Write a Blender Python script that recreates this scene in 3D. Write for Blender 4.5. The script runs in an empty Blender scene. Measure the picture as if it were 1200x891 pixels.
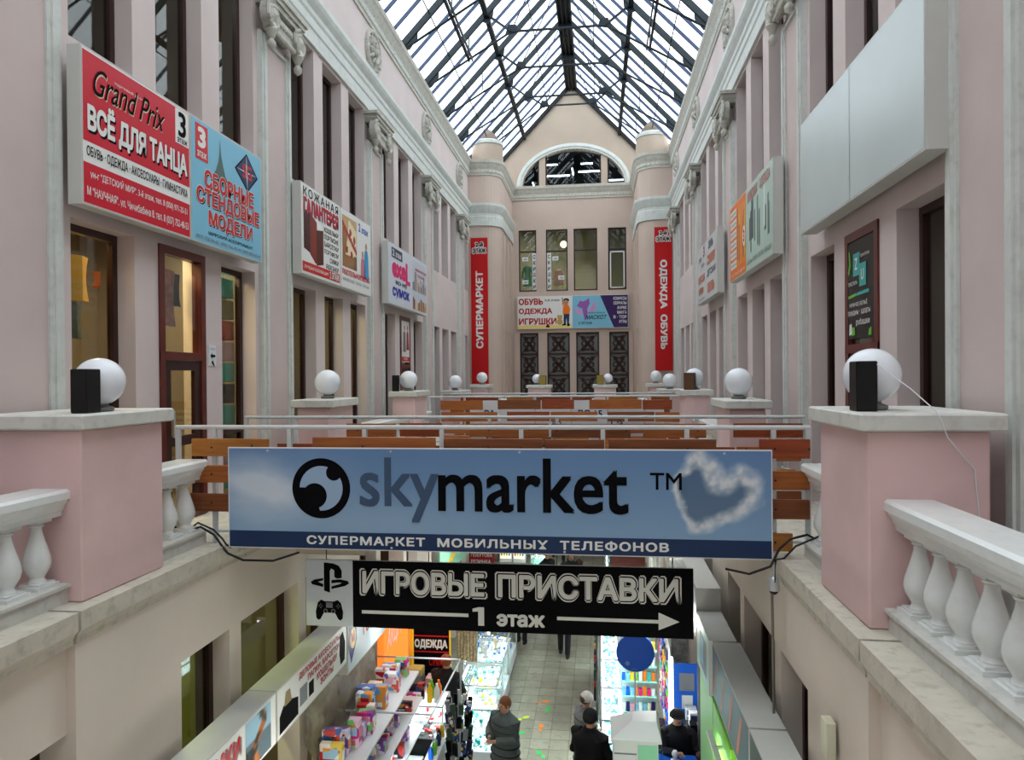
import bpy, bmesh, math, random
from mathutils import Vector, Matrix, noise
random.seed(7)
SC = bpy.context.scene
COL = SC.collection
V = Vector

# ------------------------------------------------------------------ camera
F_PX, YAW, PITCH, ROLL = 821.0, .1222, -.0061, .0083
cd = bpy.data.cameras.new('camera'); cd.sensor_width = 36; cd.lens = F_PX / 1200 * 36
cd.clip_start = .05; cd.clip_end = 300
cam = bpy.data.objects.new('camera', cd); COL.objects.link(cam); SC.camera = cam
_r = V((math.cos(YAW), math.sin(YAW), 0))
_f = V((-math.sin(YAW) * math.cos(PITCH), math.cos(YAW) * math.cos(PITCH), math.sin(PITCH)))
_u = _r.cross(_f)
rc = _r * math.cos(ROLL) - _u * math.sin(ROLL)
uc = _r * math.sin(ROLL) + _u * math.cos(ROLL)
mm = Matrix((rc, uc, -_f)).transposed().to_4x4(); mm.translation = V((1.01, 0, 6.6))
cam.matrix_world = mm

# ------------------------------------------------------------------ sky, exposure
w = bpy.data.worlds.new('overcast_sky'); SC.world = w; w.use_nodes = True
nt = w.node_tree; bg = nt.nodes['Background']
tc = nt.nodes.new('ShaderNodeTexCoord'); sx = nt.nodes.new('ShaderNodeSeparateXYZ')
cr = nt.nodes.new('ShaderNodeValToRGB')
cr.color_ramp.elements[0].position = .0; cr.color_ramp.elements[0].color = (.80, .90, .98, 1)
cr.color_ramp.elements[1].position = 1.0; cr.color_ramp.elements[1].color = (.97, .99, 1, 1)
nt.links.new(tc.outputs['Generated'], sx.inputs[0]); nt.links.new(sx.outputs[2], cr.inputs[0])
nt.links.new(cr.outputs[0], bg.inputs[0]); bg.inputs[1].default_value = 3.5
SC.view_settings.view_transform = 'Standard'; SC.view_settings.look = 'None'
SC.view_settings.exposure = 0.0; SC.view_settings.gamma = 1.0; SC.view_settings.use_curve_mapping = False

# ------------------------------------------------------------------ materials
def lin(c):
    return tuple((x / 255 / 12.92) if x / 255 <= .04045 else ((x / 255 + .055) / 1.055) ** 2.4 for x in c)
MATS = {}
def mat(name, rgb, rough=.6, var=.0, scale=3.0, metal=0.0, bump=0.0, spec=.3, emit=0.0, grime=0.0, stretch=None):
    if name in MATS: return MATS[name]
    m = bpy.data.materials.new(name); m.use_nodes = True; MATS[name] = m
    n = m.node_tree; b = n.nodes['Principled BSDF']; c = lin(rgb)
    b.inputs['Base Color'].default_value = (*c, 1); b.inputs['Roughness'].default_value = rough
    b.inputs['Metallic'].default_value = metal; b.inputs['Specular IOR Level'].default_value = spec
    if emit:
        b.inputs['Emission Color'].default_value = (*c, 1); b.inputs['Emission Strength'].default_value = emit
    if var or bump or grime:
        t = n.nodes.new('ShaderNodeTexCoord'); mp = n.nodes.new('ShaderNodeMapping')
        n.links.new(t.outputs['Object'], mp.inputs[0])
        if stretch: mp.inputs['Scale'].default_value = stretch
        ns = n.nodes.new('ShaderNodeTexNoise'); ns.inputs['Scale'].default_value = scale; ns.inputs['Detail'].default_value = 6
        n.links.new(mp.outputs[0], ns.inputs[0])
        r = n.nodes.new('ShaderNodeValToRGB')
        d = tuple(max(0, x * (1 - var)) for x in c); l = tuple(min(1, x * (1 + var * .6)) for x in c)
        r.color_ramp.elements[0].position = .3; r.color_ramp.elements[1].position = .7
        r.color_ramp.elements[0].color = (*d, 1); r.color_ramp.elements[1].color = (*l, 1)
        n.links.new(ns.outputs[0], r.inputs[0]); out = r.outputs[0]
        if grime:
            g = n.nodes.new('ShaderNodeTexNoise'); g.inputs['Scale'].default_value = scale * 2.7; g.inputs['Detail'].default_value = 9
            n.links.new(mp.outputs[0], g.inputs[0])
            gr = n.nodes.new('ShaderNodeValToRGB'); gr.color_ramp.elements[0].position = .52; gr.color_ramp.elements[1].position = .72
            gr.color_ramp.elements[0].color = (0, 0, 0, 1); gr.color_ramp.elements[1].color = (grime,) * 3 + (1,)
            n.links.new(g.outputs[0], gr.inputs[0])
            mx = n.nodes.new('ShaderNodeMixRGB'); n.links.new(gr.outputs[0], mx.inputs[0]); n.links.new(out, mx.inputs[1])
            mx.inputs[2].default_value = (c[0] * .35, c[1] * .33, c[2] * .3, 1); out = mx.outputs[0]
        n.links.new(out, b.inputs['Base Color'])
        if bump:
            n2 = n.nodes.new('ShaderNodeTexNoise'); n2.inputs['Scale'].default_value = scale * 12; n2.inputs['Detail'].default_value = 3
            n.links.new(t.outputs['Object'], n2.inputs[0])
            bp = n.nodes.new('ShaderNodeBump'); bp.inputs['Strength'].default_value = bump; bp.inputs['Distance'].default_value = .01
            n.links.new(n2.outputs[0], bp.inputs['Height']); n.links.new(bp.outputs[0], b.inputs['Normal'])
    return m
def pack_mat(name, cols, scale=14, base=None):
    if name in MATS: return MATS[name]
    m = mat(name, cols[0], .4); n = m.node_tree; b = n.nodes['Principled BSDF']
    t = n.nodes.new('ShaderNodeTexCoord'); v = n.nodes.new('ShaderNodeTexVoronoi'); v.inputs['Scale'].default_value = scale
    n.links.new(t.outputs['Object'], v.inputs['Vector']); sp = n.nodes.new('ShaderNodeSeparateColor'); n.links.new(v.outputs['Color'], sp.inputs[0])
    r = n.nodes.new('ShaderNodeValToRGB'); r.color_ramp.interpolation = 'CONSTANT'; e = r.color_ramp.elements
    while len(e) < len(cols): e.new(.5)
    for i, c in enumerate(cols): e[i].position = i / len(cols); e[i].color = (*lin(c), 1)
    n.links.new(sp.outputs[0], r.inputs[0]); n.links.new(r.outputs[0], b.inputs['Base Color']); return m
def glass(name, tint, gloss=.12, rough=.02, graze=.7):
    if name in MATS: return MATS[name]
    m = bpy.data.materials.new(name); m.use_nodes = True; MATS[name] = m
    n = m.node_tree; n.nodes.clear()
    o = n.nodes.new('ShaderNodeOutputMaterial'); t = n.nodes.new('ShaderNodeBsdfTransparent'); t.inputs[0].default_value = (*tint, 1)
    g = n.nodes.new('ShaderNodeBsdfGlossy'); g.inputs['Roughness'].default_value = rough
    lw = n.nodes.new('ShaderNodeLayerWeight'); lw.inputs[0].default_value = .5
    pw = n.nodes.new('ShaderNodeMath'); pw.operation = 'POWER'; pw.inputs[1].default_value = 5
    n.links.new(lw.outputs['Facing'], pw.inputs[0])
    ad = n.nodes.new('ShaderNodeMath'); ad.operation = 'MULTIPLY_ADD'; ad.inputs[1].default_value = graze; ad.inputs[2].default_value = gloss; ad.use_clamp = True
    n.links.new(pw.outputs[0], ad.inputs[0])
    mx = n.nodes.new('ShaderNodeMixShader'); n.links.new(ad.outputs[0], mx.inputs[0])
    n.links.new(t.outputs[0], mx.inputs[1]); n.links.new(g.outputs[0], mx.inputs[2]); n.links.new(mx.outputs[0], o.inputs[0])
    return m
def vcol_mat(name, rough=.35, spec=.4):
    if name in MATS: return MATS[name]
    m = bpy.data.materials.new(name); m.use_nodes = True; MATS[name] = m
    n = m.node_tree; b = n.nodes['Principled BSDF']; a = n.nodes.new('ShaderNodeVertexColor'); a.layer_name = 'print'
    n.links.new(a.outputs[0], b.inputs['Base Color']); b.inputs['Roughness'].default_value = rough; b.inputs['Specular IOR Level'].default_value = spec
    return m
PINK = mat('pink_plaster', (210, 197, 194), .85, .06, 1.1, bump=.12, spec=.15)
PIER = mat('rose_plaster', (214, 184, 182), .8, .09, 1.6, bump=.15, spec=.2)
LOWP = mat('lower_plaster', (212, 202, 190), .85, .10, .9, bump=.12, spec=.15)
BEIGE = mat('gable_plaster', (198, 180, 168), .85, .07, .8, bump=.1, spec=.15)
TRIM = mat('white_plaster_trim', (205, 209, 204), .6, .08, 5, bump=.15, spec=.3, grime=.18)
LEDGE = mat('weathered_ledge', (196, 190, 176), .75, .10, 5, bump=.3, spec=.2, grime=.35)
STONE = mat('cap_stone', (206, 206, 200), .6, .08, 5, bump=.15, grime=.25)
ORN = mat('aged_ornament', (190, 188, 178), .7, .16, 9, bump=.4, grime=.5)
CORNM = mat('cornice_stone', (190, 187, 176), .65, .1, 6, bump=.15, spec=.2, grime=.35)
PILM = mat('pilaster_rose', (202, 187, 183), .85, .07, 1.4, bump=.12, spec=.15)
WPAINT = mat('gloss_white_paint', (224, 228, 226), .25, .04, 6, spec=.5, grime=.08)
GLOBE = mat('opal_globe', (228, 232, 238), .12, spec=.5)
BLACK = mat('black_plastic', (14, 14, 15), .45)
STEEL = mat('roof_steel', (42, 50, 54), .5, .15, 6, metal=.3)
STEELD = mat('dark_ridge_steel', (26, 28, 30), .5, .2, 6, metal=.3)
BAR = mat('glazing_bar', (58, 70, 96), .45, .1, 5, metal=.2)
RAIL = mat('white_rail_paint', (196, 200, 200), .4, .06, 8, grime=.1)
DBROWN = mat('dark_mahogany_frame', (48, 22, 20), .35, .2, 5, spec=.5)
RBROWN = mat('red_mahogany_frame', (96, 38, 30), .35, .2, 5, spec=.5)
WOOD = [mat('wood_slat_%s' % nme, c, .45, .28, 3, spec=.4, stretch=(1, 8, 12)) for nme, c in
        (('amber', (156, 88, 38)), ('red', (138, 60, 26)), ('golden', (166, 106, 44)), ('umber', (118, 64, 30)))]
ALU = mat('brushed_aluminium', (190, 194, 198), .35, metal=.6)
SIGNBOX = mat('sign_case_grey', (196, 197, 192), .45, .04, 3)
TILE = [mat('floor_tile_%d' % i, c, .35, .14, 3, spec=.45, grime=.45) for i, c in enumerate(((138, 134, 118), (130, 126, 111), (144, 140, 124)))]
GROUT = mat('dark_grout', (78, 74, 64), .8)
DARKROOM = mat('back_room_wall', (118, 104, 84), .9, .1, .8)
ROOMY = mat('back_room_olive', (150, 150, 70), .9, .1, .8)
WGLASS = glass('window_glass', (.78, .8, .76), .05)
CGLASS = glass('case_glass', (.9, .97, .96), .06)
RGLASS = glass('roof_glass', (.93, .96, .98), .0, .05, .1)
TUBE = mat('fluorescent_tube', (235, 248, 255), .5, emit=14)
TUBEW = mat('warm_lamp', (255, 226, 170), .5, emit=8)
RED = mat('print_red', (196, 22, 26), .35); WHITE = mat('print_white', (226, 228, 224), .35)
INK = mat('print_black', (7, 7, 11), .7, spec=.08); NAVY = mat('print_navy', (26, 50, 88), .35)
SKYB = mat('print_sky_blue', (126, 190, 216), .35); CRED = mat('print_crimson', (200, 18, 44), .35)
BLUE = mat('print_blue', (24, 92, 196), .35); PINKP = mat('print_magenta', (222, 30, 110), .35)
ORANGE = mat('print_orange', (236, 120, 28), .35); YEL = mat('print_yellow', (240, 196, 40), .35)
GREEN = mat('print_green', (100, 190, 50), .35); TEAL = mat('print_teal', (60, 170, 165), .35)
PURP = mat('print_purple', (56, 30, 92), .35); LILAC = mat('print_lilac', (150, 90, 170), .35)
BROWN = mat('print_brown', (84, 32, 24), .4); GREYP = mat('print_grey', (120, 124, 130), .4)
SLATE = mat('print_slate', (62, 84, 112), .35); CREAM = mat('print_cream', (240, 226, 190), .35)
MINT = mat('mint_enamel', (150, 214, 180), .35); WHT = mat('white_enamel', (222, 224, 226), .3)
CHAR = mat('charcoal_panel', (40, 38, 36), .4); CARTON = mat('carton_brown', (160, 124, 84), .7)

# ------------------------------------------------------------------ mesh helper
class B:
    def __init__(s): s.v = []; s.f = []
    def add(s, vs, fs):
        k = len(s.v); s.v += [tuple(p) for p in vs]; s.f += [tuple(i + k for i in q) for q in fs]; return s
    def box(s, x0, x1, y0, y1, z0, z1):
        if x0 > x1: x0, x1 = x1, x0
        if y0 > y1: y0, y1 = y1, y0
        if z0 > z1: z0, z1 = z1, z0
        return s.add([(x0, y0, z0), (x1, y0, z0), (x1, y1, z0), (x0, y1, z0), (x0, y0, z1), (x1, y0, z1), (x1, y1, z1), (x0, y1, z1)],
                     [(0, 3, 2, 1), (4, 5, 6, 7), (0, 1, 5, 4), (1, 2, 6, 5), (2, 3, 7, 6), (3, 0, 4, 7)])
    def bbox(s, x0, x1, y0, y1, z0, z1, b=.01):
        # box with chamfered edges (octagonal lofts in z)
        if x0 > x1: x0, x1 = x1, x0
        if y0 > y1: y0, y1 = y1, y0
        def ring(i, z):
            return [(x0 + i + b, y0 + i, z), (x1 - i - b, y0 + i, z), (x1 - i, y0 + i + b, z), (x1 - i, y1 - i - b, z),
                    (x1 - i - b, y1 - i, z), (x0 + i + b, y1 - i, z), (x0 + i, y1 - i - b, z), (x0 + i, y0 + i + b, z)]
        return s.loft([ring(b, z0), ring(0, z0 + b), ring(0, z1 - b), ring(b, z1)])
    def loft(s, rings, caps=True, closed=True):
        n = len(rings[0]); vs = [p for r in rings for p in r]; fs = []
        for k in range(len(rings) - 1):
            for i in range(n if closed else n - 1):
                j = (i + 1) % n; fs.append((k * n + i, k * n + j, (k + 1) * n + j, (k + 1) * n + i))
        if caps and closed: fs.append(tuple(range(n - 1, -1, -1))); fs.append(tuple(range((len(rings) - 1) * n, len(rings) * n)))
        return s.add(vs, fs)
    def tube(s, pts, r, n=8):
        pts = [V(p) for p in pts]; rings = []
        for i, p in enumerate(pts):
            d = (pts[min(i + 1, len(pts) - 1)] - pts[max(i - 1, 0)]).normalized()
            a = d.cross(V((0, 0, 1)) if abs(d.z) < .9 else V((1, 0, 0))).normalized(); b = d.cross(a)
            rr = r[i] if isinstance(r, (list, tuple)) else r
            rings.append([p + a * math.cos(t) * rr + b * math.sin(t) * rr for t in [2 * math.pi * k / n for k in range(n)]])
        return s.loft(rings)
    def beam(s, p, q, w, h):
        p, q = V(p), V(q); d = (q - p).normalized()
        a = d.cross(V((0, 0, 1)) if abs(d.z) < .95 else V((0, 1, 0))).normalized(); b = a.cross(d)
        return s.loft([[o + a * x * w / 2 + b * y * h / 2 for x, y in ((-1, -1), (1, -1), (1, 1), (-1, 1))] for o in (p, q)])
    def lathe(s, prof, c=(0, 0, 0), n=16):
        c = V(c)
        return s.loft([[c + V((r * math.cos(2 * math.pi * k / n), r * math.sin(2 * math.pi * k / n), z)) for k in range(n)] for r, z in prof])
    def sphere(s, c, r, n=24, m=14, sc=(1, 1, 1)):
        c = V(c); rings = []
        for i in range(m + 1):
            t = math.pi * i / m; rr = max(1e-4, math.sin(t)) * r; z = -math.cos(t) * r
            rings.append([c + V((rr * math.cos(2 * math.pi * k / n) * sc[0], rr * math.sin(2 * math.pi * k / n) * sc[1], z * sc[2])) for k in range(n)])
        return s.loft(rings)
    def prism(s, poly, axis, a0, a1):
        # poly: 2D points in the plane normal to axis
        def P(u, v, a): return {'x': (a, u, v), 'y': (u, a, v), 'z': (u, v, a)}[axis]
        return s.loft([[P(u, v, a0) for u, v in poly], [P(u, v, a1) for u, v in poly]])
    def build(s, name, m, parent=None, smooth=False):
        me = bpy.data.meshes.new(name); me.from_pydata(s.v, [], s.f); me.materials.append(m)
        bm = bmesh.new(); bm.from_mesh(me); bmesh.ops.recalc_face_normals(bm, faces=bm.faces[:])
        bm.to_mesh(me); bm.free()
        if smooth:
            for p in me.polygons: p.use_smooth = True
            try: me.set_sharp_from_angle(angle=math.radians(40))
            except Exception: pass
        o = bpy.data.objects.new(name, me); COL.objects.link(o)
        if parent is not None: par(o, parent)
        return o
def worldloc(o):
    l = o.location.copy(); 
    while o.parent: o = o.parent; l = l + o.location
    return l
def par(o, p):
    o.parent = p; o.location = -worldloc(p); return o
def thing(name, label, cat, loc=(0, 0, 0), group=None, kind=None):
    o = bpy.data.objects.new(name, None); o.empty_display_size = .1; COL.objects.link(o); o.location = loc
    if kind: o['kind'] = kind
    if label: o['label'] = label
    if cat: o['category'] = cat
    if group: o['group'] = group
    return o
def tag(o, label=None, cat=None, group=None, kind=None):
    if label: o['label'] = label
    if cat: o['category'] = cat
    if group: o['group'] = group
    if kind: o['kind'] = kind
    return o
def copy_tree(o, d, parent=None):
    c = o.copy(); COL.objects.link(c)
    if parent: c.parent = parent
    else: c.location = V(o.location) + V(d)
    for ch in o.children: copy_tree(ch, d, c)
    return c
def struct(b, name, m, parent=None, smooth=False):
    o = b.build(name, m, parent, smooth)
    if parent is None: o['kind'] = 'structure'
    return o
ORD = ['nearest', 'second', 'third', 'fourth', 'fifth', 'sixth', 'seventh']

# ------------------------------------------------------------------ flat print on panels
from mathutils.geometry import tessellate_polygon, interpolate_bezier
def glyph_mesh(t, shear, sp):
    """outline letters filled contour by contour, so strokes that overlap inside a letter stay solid"""
    c = bpy.data.curves.new('t', 'FONT'); c.body = t; c.shear = shear; c.space_character = sp
    o = bpy.data.objects.new('t', c); COL.objects.link(o)
    dg = bpy.context.evaluated_depsgraph_get(); dg.update()
    cu = o.evaluated_get(dg).to_curve(dg); loops = []
    for spl in cu.splines:
        bp = spl.bezier_points; n = len(bp); pts = []
        for i in range(n):
            p, q = bp[i], bp[(i + 1) % n]
            straight = (p.handle_right - p.co).length < 1e-5 and (q.handle_left - q.co).length < 1e-5
            d = (q.co - p.co); dl = d.length or 1
            flat = straight or (abs(d.cross(p.handle_right - p.co).z) / dl < 1e-4 and abs(d.cross(q.handle_left - p.co).z) / dl < 1e-4)
            pts += [p.co.copy()] if flat else [V(v) for v in interpolate_bezier(p.co, p.handle_right, q.handle_left, q.co, 5)[:-1]]
        pts = [V((p.x, p.y, 0)) for p in pts]
        if len(pts) > 2:
            ar = sum(pts[i].x * pts[(i + 1) % len(pts)].y - pts[(i + 1) % len(pts)].x * pts[i].y for i in range(len(pts))) / 2
            if abs(ar) > 1e-7: loops.append((ar, pts))
    o.to_curve_clear(); bpy.data.objects.remove(o); bpy.data.curves.remove(c)
    me = bpy.data.meshes.new('t')
    if not loops: return me
    def inside(p, poly):
        r = False
        for i in range(len(poly)):
            a, b = poly[i], poly[i - 1]
            if (a.y > p.y) != (b.y > p.y) and p.x < (b.x - a.x) * (p.y - a.y) / (b.y - a.y) + a.x: r = not r
        return r
    outs, hol = [], []
    for l in loops:
        cs = [m_ for m_ in loops if m_[0] * l[0] < 0 and abs(m_[0]) > abs(l[0]) and inside(l[1][0], m_[1])]
        (hol if cs else outs).append((l, min(cs, key=lambda m_: abs(m_[0])) if cs else []))
    for h in hol:
        for o_ in outs:
            if o_[0] is h[1]: o_[1].append(h[0][1])
    vs, fs = [], []
    for gi, (l, holes) in enumerate(outs):
        polys = [l[1]] + holes; k = len(vs); fl = [p for q in polys for p in q]
        vs += [(p.x, p.y, (gi % 7) * .0002) for p in fl]; fs += [(a + k, b + k, c2 + k) for a, b, c2 in tessellate_polygon(polys)]
    me.from_pydata(vs, [], fs); return me
class Panel:
    """a printed face: O lower-left corner, R right, U up, world metres"""
    def __init__(s, O, R, U, parent): s.O, s.R, s.U, s.p = V(O), V(R).normalized(), V(U).normalized(), parent; s.N = s.R.cross(s.U)
    def P(s, u, v, d=.002): return s.O + s.R * u + s.U * v + s.N * d * 1.7
    def rect(s, m, u0, v0, u1, v1, d=.002, name='printed_field'):
        return s.poly(m, [(u0, v0), (u1, v0), (u1, v1), (u0, v1)], d, name)
    def poly(s, m, pts, d=.002, name='printed_shape'):
        b = B(); n = len(pts); b.v = [tuple(s.P(u, v, d)) for u, v in pts]; b.f = [tuple(range(n))]
        o = b.build(name, m, s.p); s.face(o); return o
    def polys(s, m, lst, d=.002, name='printed_shape'):
        b = B()
        for pts in lst: b.add([s.P(u, v, d) for u, v in pts], [tuple(range(len(pts)))])
        o = b.build(name, m, s.p); s.face(o); return o
    def face(s, o):
        for p in o.data.polygons:
            if p.normal.dot(s.N) < 0: p.flip()
    def disc(s, m, u, v, r, d=.002, ry=None, n=28, name='printed_disc'):
        ry = ry or r
        return s.poly(m, [(u + r * math.cos(2 * math.pi * k / n), v + ry * math.sin(2 * math.pi * k / n)) for k in range(n)], d, name)
    def text(s, t, m, u0, v0, u1, v1, bold=.0, shear=0, d=.004, rot=0, name='lettering', ext=0.0, sp=1.0):
        me = glyph_mesh(t, shear, sp)
        if bold > .001 and len(me.vertices):
            base = [tuple(p.co) for p in me.vertices]; fc = [tuple(p.vertices) for p in me.polygons]; vs = []; fs = []
            nb = 8 if bold > .03 else 4
            for q in range(nb):
                an = 2 * math.pi * (q + .5) / nb; k0 = len(vs)
                vs += [(x + bold * math.cos(an), y + bold * math.sin(an), q * .00008 + z_ * .1) for x, y, z_ in base]; fs += [tuple(i + k0 for i in f_) for f_ in fc]
            me = bpy.data.meshes.new('t'); me.from_pydata(vs, [], fs)
        xs = [p.co.x for p in me.vertices]; ys = [p.co.y for p in me.vertices]
        if not xs: return None
        x0, x1, y0, y1 = min(xs), max(xs), min(ys), max(ys)
        for p in me.vertices:
            a = (p.co.x - x0) / max(1e-6, x1 - x0); b = (p.co.y - y0) / max(1e-6, y1 - y0)
            if rot == 90: a, b = 1 - b, a        # reads bottom to top
            elif rot == -90: a, b = b, 1 - a     # reads top to bottom
            p.co = s.P(u0 + a * (u1 - u0), v0 + b * (v1 - v0), d + p.co.z / 1.7)
        me.materials.clear(); me.materials.append(m)
        o = bpy.data.objects.new(name, me); COL.objects.link(o); par(o, s.p); s.face(o); return o
    def otext(s, t, m, mo, u0, v0, u1, v1, bold=.02, ob=.06, d=.004, **k):
        e = (v1 - v0) * ob
        s.text(t, mo, u0 - e, v0 - e, u1 + e, v1 + e, bold=bold + ob * .8, d=d - .0012, name='letter_outline', **k)
        return s.text(t, m, u0, v0, u1, v1, bold=bold, d=d, **k)
    def image(s, fn, u0, v0, u1, v1, nx, ny, d=.003, name='printed_picture'):
        """picture print: one colour per cell corner"""
        vs = []; cols = []
        for j in range(ny + 1):
            for i in range(nx + 1):
                a, b = i / nx, j / ny; vs.append(tuple(s.P(u0 + a * (u1 - u0), v0 + b * (v1 - v0), d))); cols.append((*lin(fn(a, b)), 1))
        fs = [(j * (nx + 1) + i, j * (nx + 1) + i + 1, (j + 1) * (nx + 1) + i + 1, (j + 1) * (nx + 1) + i) for j in range(ny) for i in range(nx)]
        me = bpy.data.meshes.new(name); me.from_pydata(vs, [], fs)
        ca = me.color_attributes.new('print', 'FLOAT_COLOR', 'POINT')
        ca.data.foreach_set('color', [x for c in cols for x in c]); me.materials.append(vcol_mat('picture_print'))
        o = bpy.data.objects.new(name, me); COL.objects.link(o); par(o, s.p); s.face(o); return o

# ================================================================== THE SETTING
BAY, B0, Y0, YT, YE = 4.6, 5.1, -15.2, 25.2, 29.1
UP = (9.67, 12.02); LO = (5.0, 8.05)
OPEN = [(.63, 1.50), (1.88, 2.76), (3.15, 4.02)]
LOPEN = [(.60, 1.41), (1.63, 3.0), (3.22, 4.0)]

# ---- lower floor with single tiles along the aisle
fl = struct(B().box(-6, 6, Y0, 34, -.12, -.012), 'floor', GROUT)
tv = []
for i in range(8):
    for j in range(36):
        if len(tv) >= 288: break
        x = -1.63 + i * .345; y = 11.6 + j * .345
        b = B().box(x + .004, x + .341, y + .004, y + .341, -.012, random.uniform(-.001, .001)); o = b.build('tile', TILE[(i * 7 + j * 5 + random.randrange(3)) % 3], fl); tv.append(o)
b = B()
for i in range(-16, 18):
    for j in range(-50, 63):
        x = -1.63 + i * .345; y = 11.6 + j * .345
        if 0 <= i < 8 and 0 <= j < 36: continue
        if y < 2 or abs(x) > 5.8: continue
        b.box(x + .004, x + .341, y + .004, y + .341, -.012, 0)
o = b.build('tile_field', TILE[0], fl); o['kind'] = 'stuff'

# ---- walls
def wall_with_holes(b, s, xi, xo, ya, yb, za, zb, holes):
    """holes: (y0,y1,z0,z1); s side sign"""
    ys = sorted({ya, yb} | {h[0] for h in holes} | {h[1] for h in holes})
    for y0, y1 in zip(ys, ys[1:]):
        hs = sorted([(h[2], h[3]) for h in holes if h[0] <= y0 + 1e-6 and h[1] >= y1 - 1e-6])
        z = za
        for h0, h1 in hs:
            if h0 > z: b.box(s * xi, s * xo, y0, y1, z, h0)
            z = h1
        if z < zb: b.box(s * xi, s * xo, y0, y1, z, zb)
    return b
for s, side in ((-1, 'left'), (1, 'right')):
    holes = []
    for k in range(5):
        for a, c in OPEN:
            y0, y1 = B0 + BAY * k + a, B0 + BAY * k + c
            if y1 > 25.1: continue
            holes += [(y0, y1, *UP), (y0, y1, *LO)]
    struct(wall_with_holes(B(), s, 3.65, 3.92, Y0, YE + .1, 4.99, 14.70, holes), 'wall_' + side, PINK)
    lh = []
    for k in range(-2, 5):
        for a, c in LOPEN: lh.append((B0 + BAY * k + a, B0 + BAY * k + c, 0.0, 4.12))
    bb = wall_with_holes(B(), s, 2.62, 2.9, 4.46, YE, 0, 4.78, [h for h in lh if h[0] > 4.46]); wall_with_holes(bb, s, 2.69, 2.9, Y0, 4.46, 0, 4.78, [h for h in lh if h[0] < 4.46])
    struct(bb, 'wall_lower_' + side, LOWP)
    # ledge: slab, fascia, cove
    b = B()
    prof = [(2.56, 4.99), (2.56, 4.86), (2.585, 4.835), (2.60, 4.80), (2.60, 4.76), (3.92, 4.76), (3.92, 4.99)]
    for (a, c) in ((Y0, 4.42), (4.45, 15.05), (15.08, YE)):
        b.prism([(s * x, z) for x, z in prof], 'y', a, c)
    struct(b, 'trim_3' if s < 0 else 'trim_4', LEDGE)
    # entablature mouldings: profile extruded along Y
    def run(name, prof, m, x=3.65, ya=Y0, yb=YT + .05):
        bb = B().prism([(s * (x - p), z) for p, z in prof], 'y', ya, yb)
        return struct(bb, name, m)
    run('trim_5' if s < 0 else 'trim_6', [(-.02, 12.07), (.05, 12.07), (.05, 12.30), (.07, 12.33), (.07, 12.40), (.035, 12.43), (.035, 12.52), (.06, 12.56), (.06, 12.64), (.12, 12.72), (.15, 12.78), (.15, 12.87), (-.02, 12.9)], TRIM)
    run('trim_7' if s < 0 else 'trim_8', [(-.02, 13.9), (.03, 13.9), (.03, 13.98), (.05, 14.0), (.05, 14.12), (.09, 14.2), (.13, 14.30), (.16, 14.34), (.17, 14.45), (-.02, 14.47)], CORNM)
    b = B(); y = 0
    while y < YT:      # egg moulding under the cornice
        b.add([(s * 3.62, y, 14.0), (s * 3.62, y + .11, 14.0), (s * 3.585, y + .055, 14.0), (s * 3.62, y, 14.1), (s * 3.62, y + .11, 14.1), (s * 3.56, y + .055, 14.1)],
              [(0, 1, 2), (3, 5, 4), (0, 2, 5, 3), (2, 1, 4, 5), (1, 0, 3, 4)]); y += .13
    struct(b, 'trim_9' if s < 0 else 'trim_10', TRIM)
    # rooms behind the shop windows
    for nme, za, zb, xa, m in (('upper', 9.2, 12.9, 3.92, DARKROOM), ('middle', 4.9, 8.7, 3.92, DARKROOM), ('lower', -.1, 4.7, 2.9, DARKROOM)):
        b = B(); X1 = 6.4
        b.box(s * X1, s * (X1 + .1), Y0, YE, za - .1, zb + .1); b.box(s * (xa - .02), s * X1, Y0, YE, za - .1, za); b.box(s * (xa - .02), s * X1, Y0, YE, zb, zb + .1)
        b.box(s * xa, s * X1, Y0 - .1, Y0, za, zb); b.box(s * xa, s * X1, YE, YE + .1, za, zb)
        for k in range(-1, 5): b.box(s * xa, s * X1, B0 + BAY * k - .06, B0 + BAY * k + .06, za, zb)
        struct(b, 'wall_%s_%s_room' % (side, nme), m)

# ---- back wall, behind the camera
struct(B().box(-4, 4, Y0 - .3, Y0, 0, 19), 'wall_back', PINK)

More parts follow.
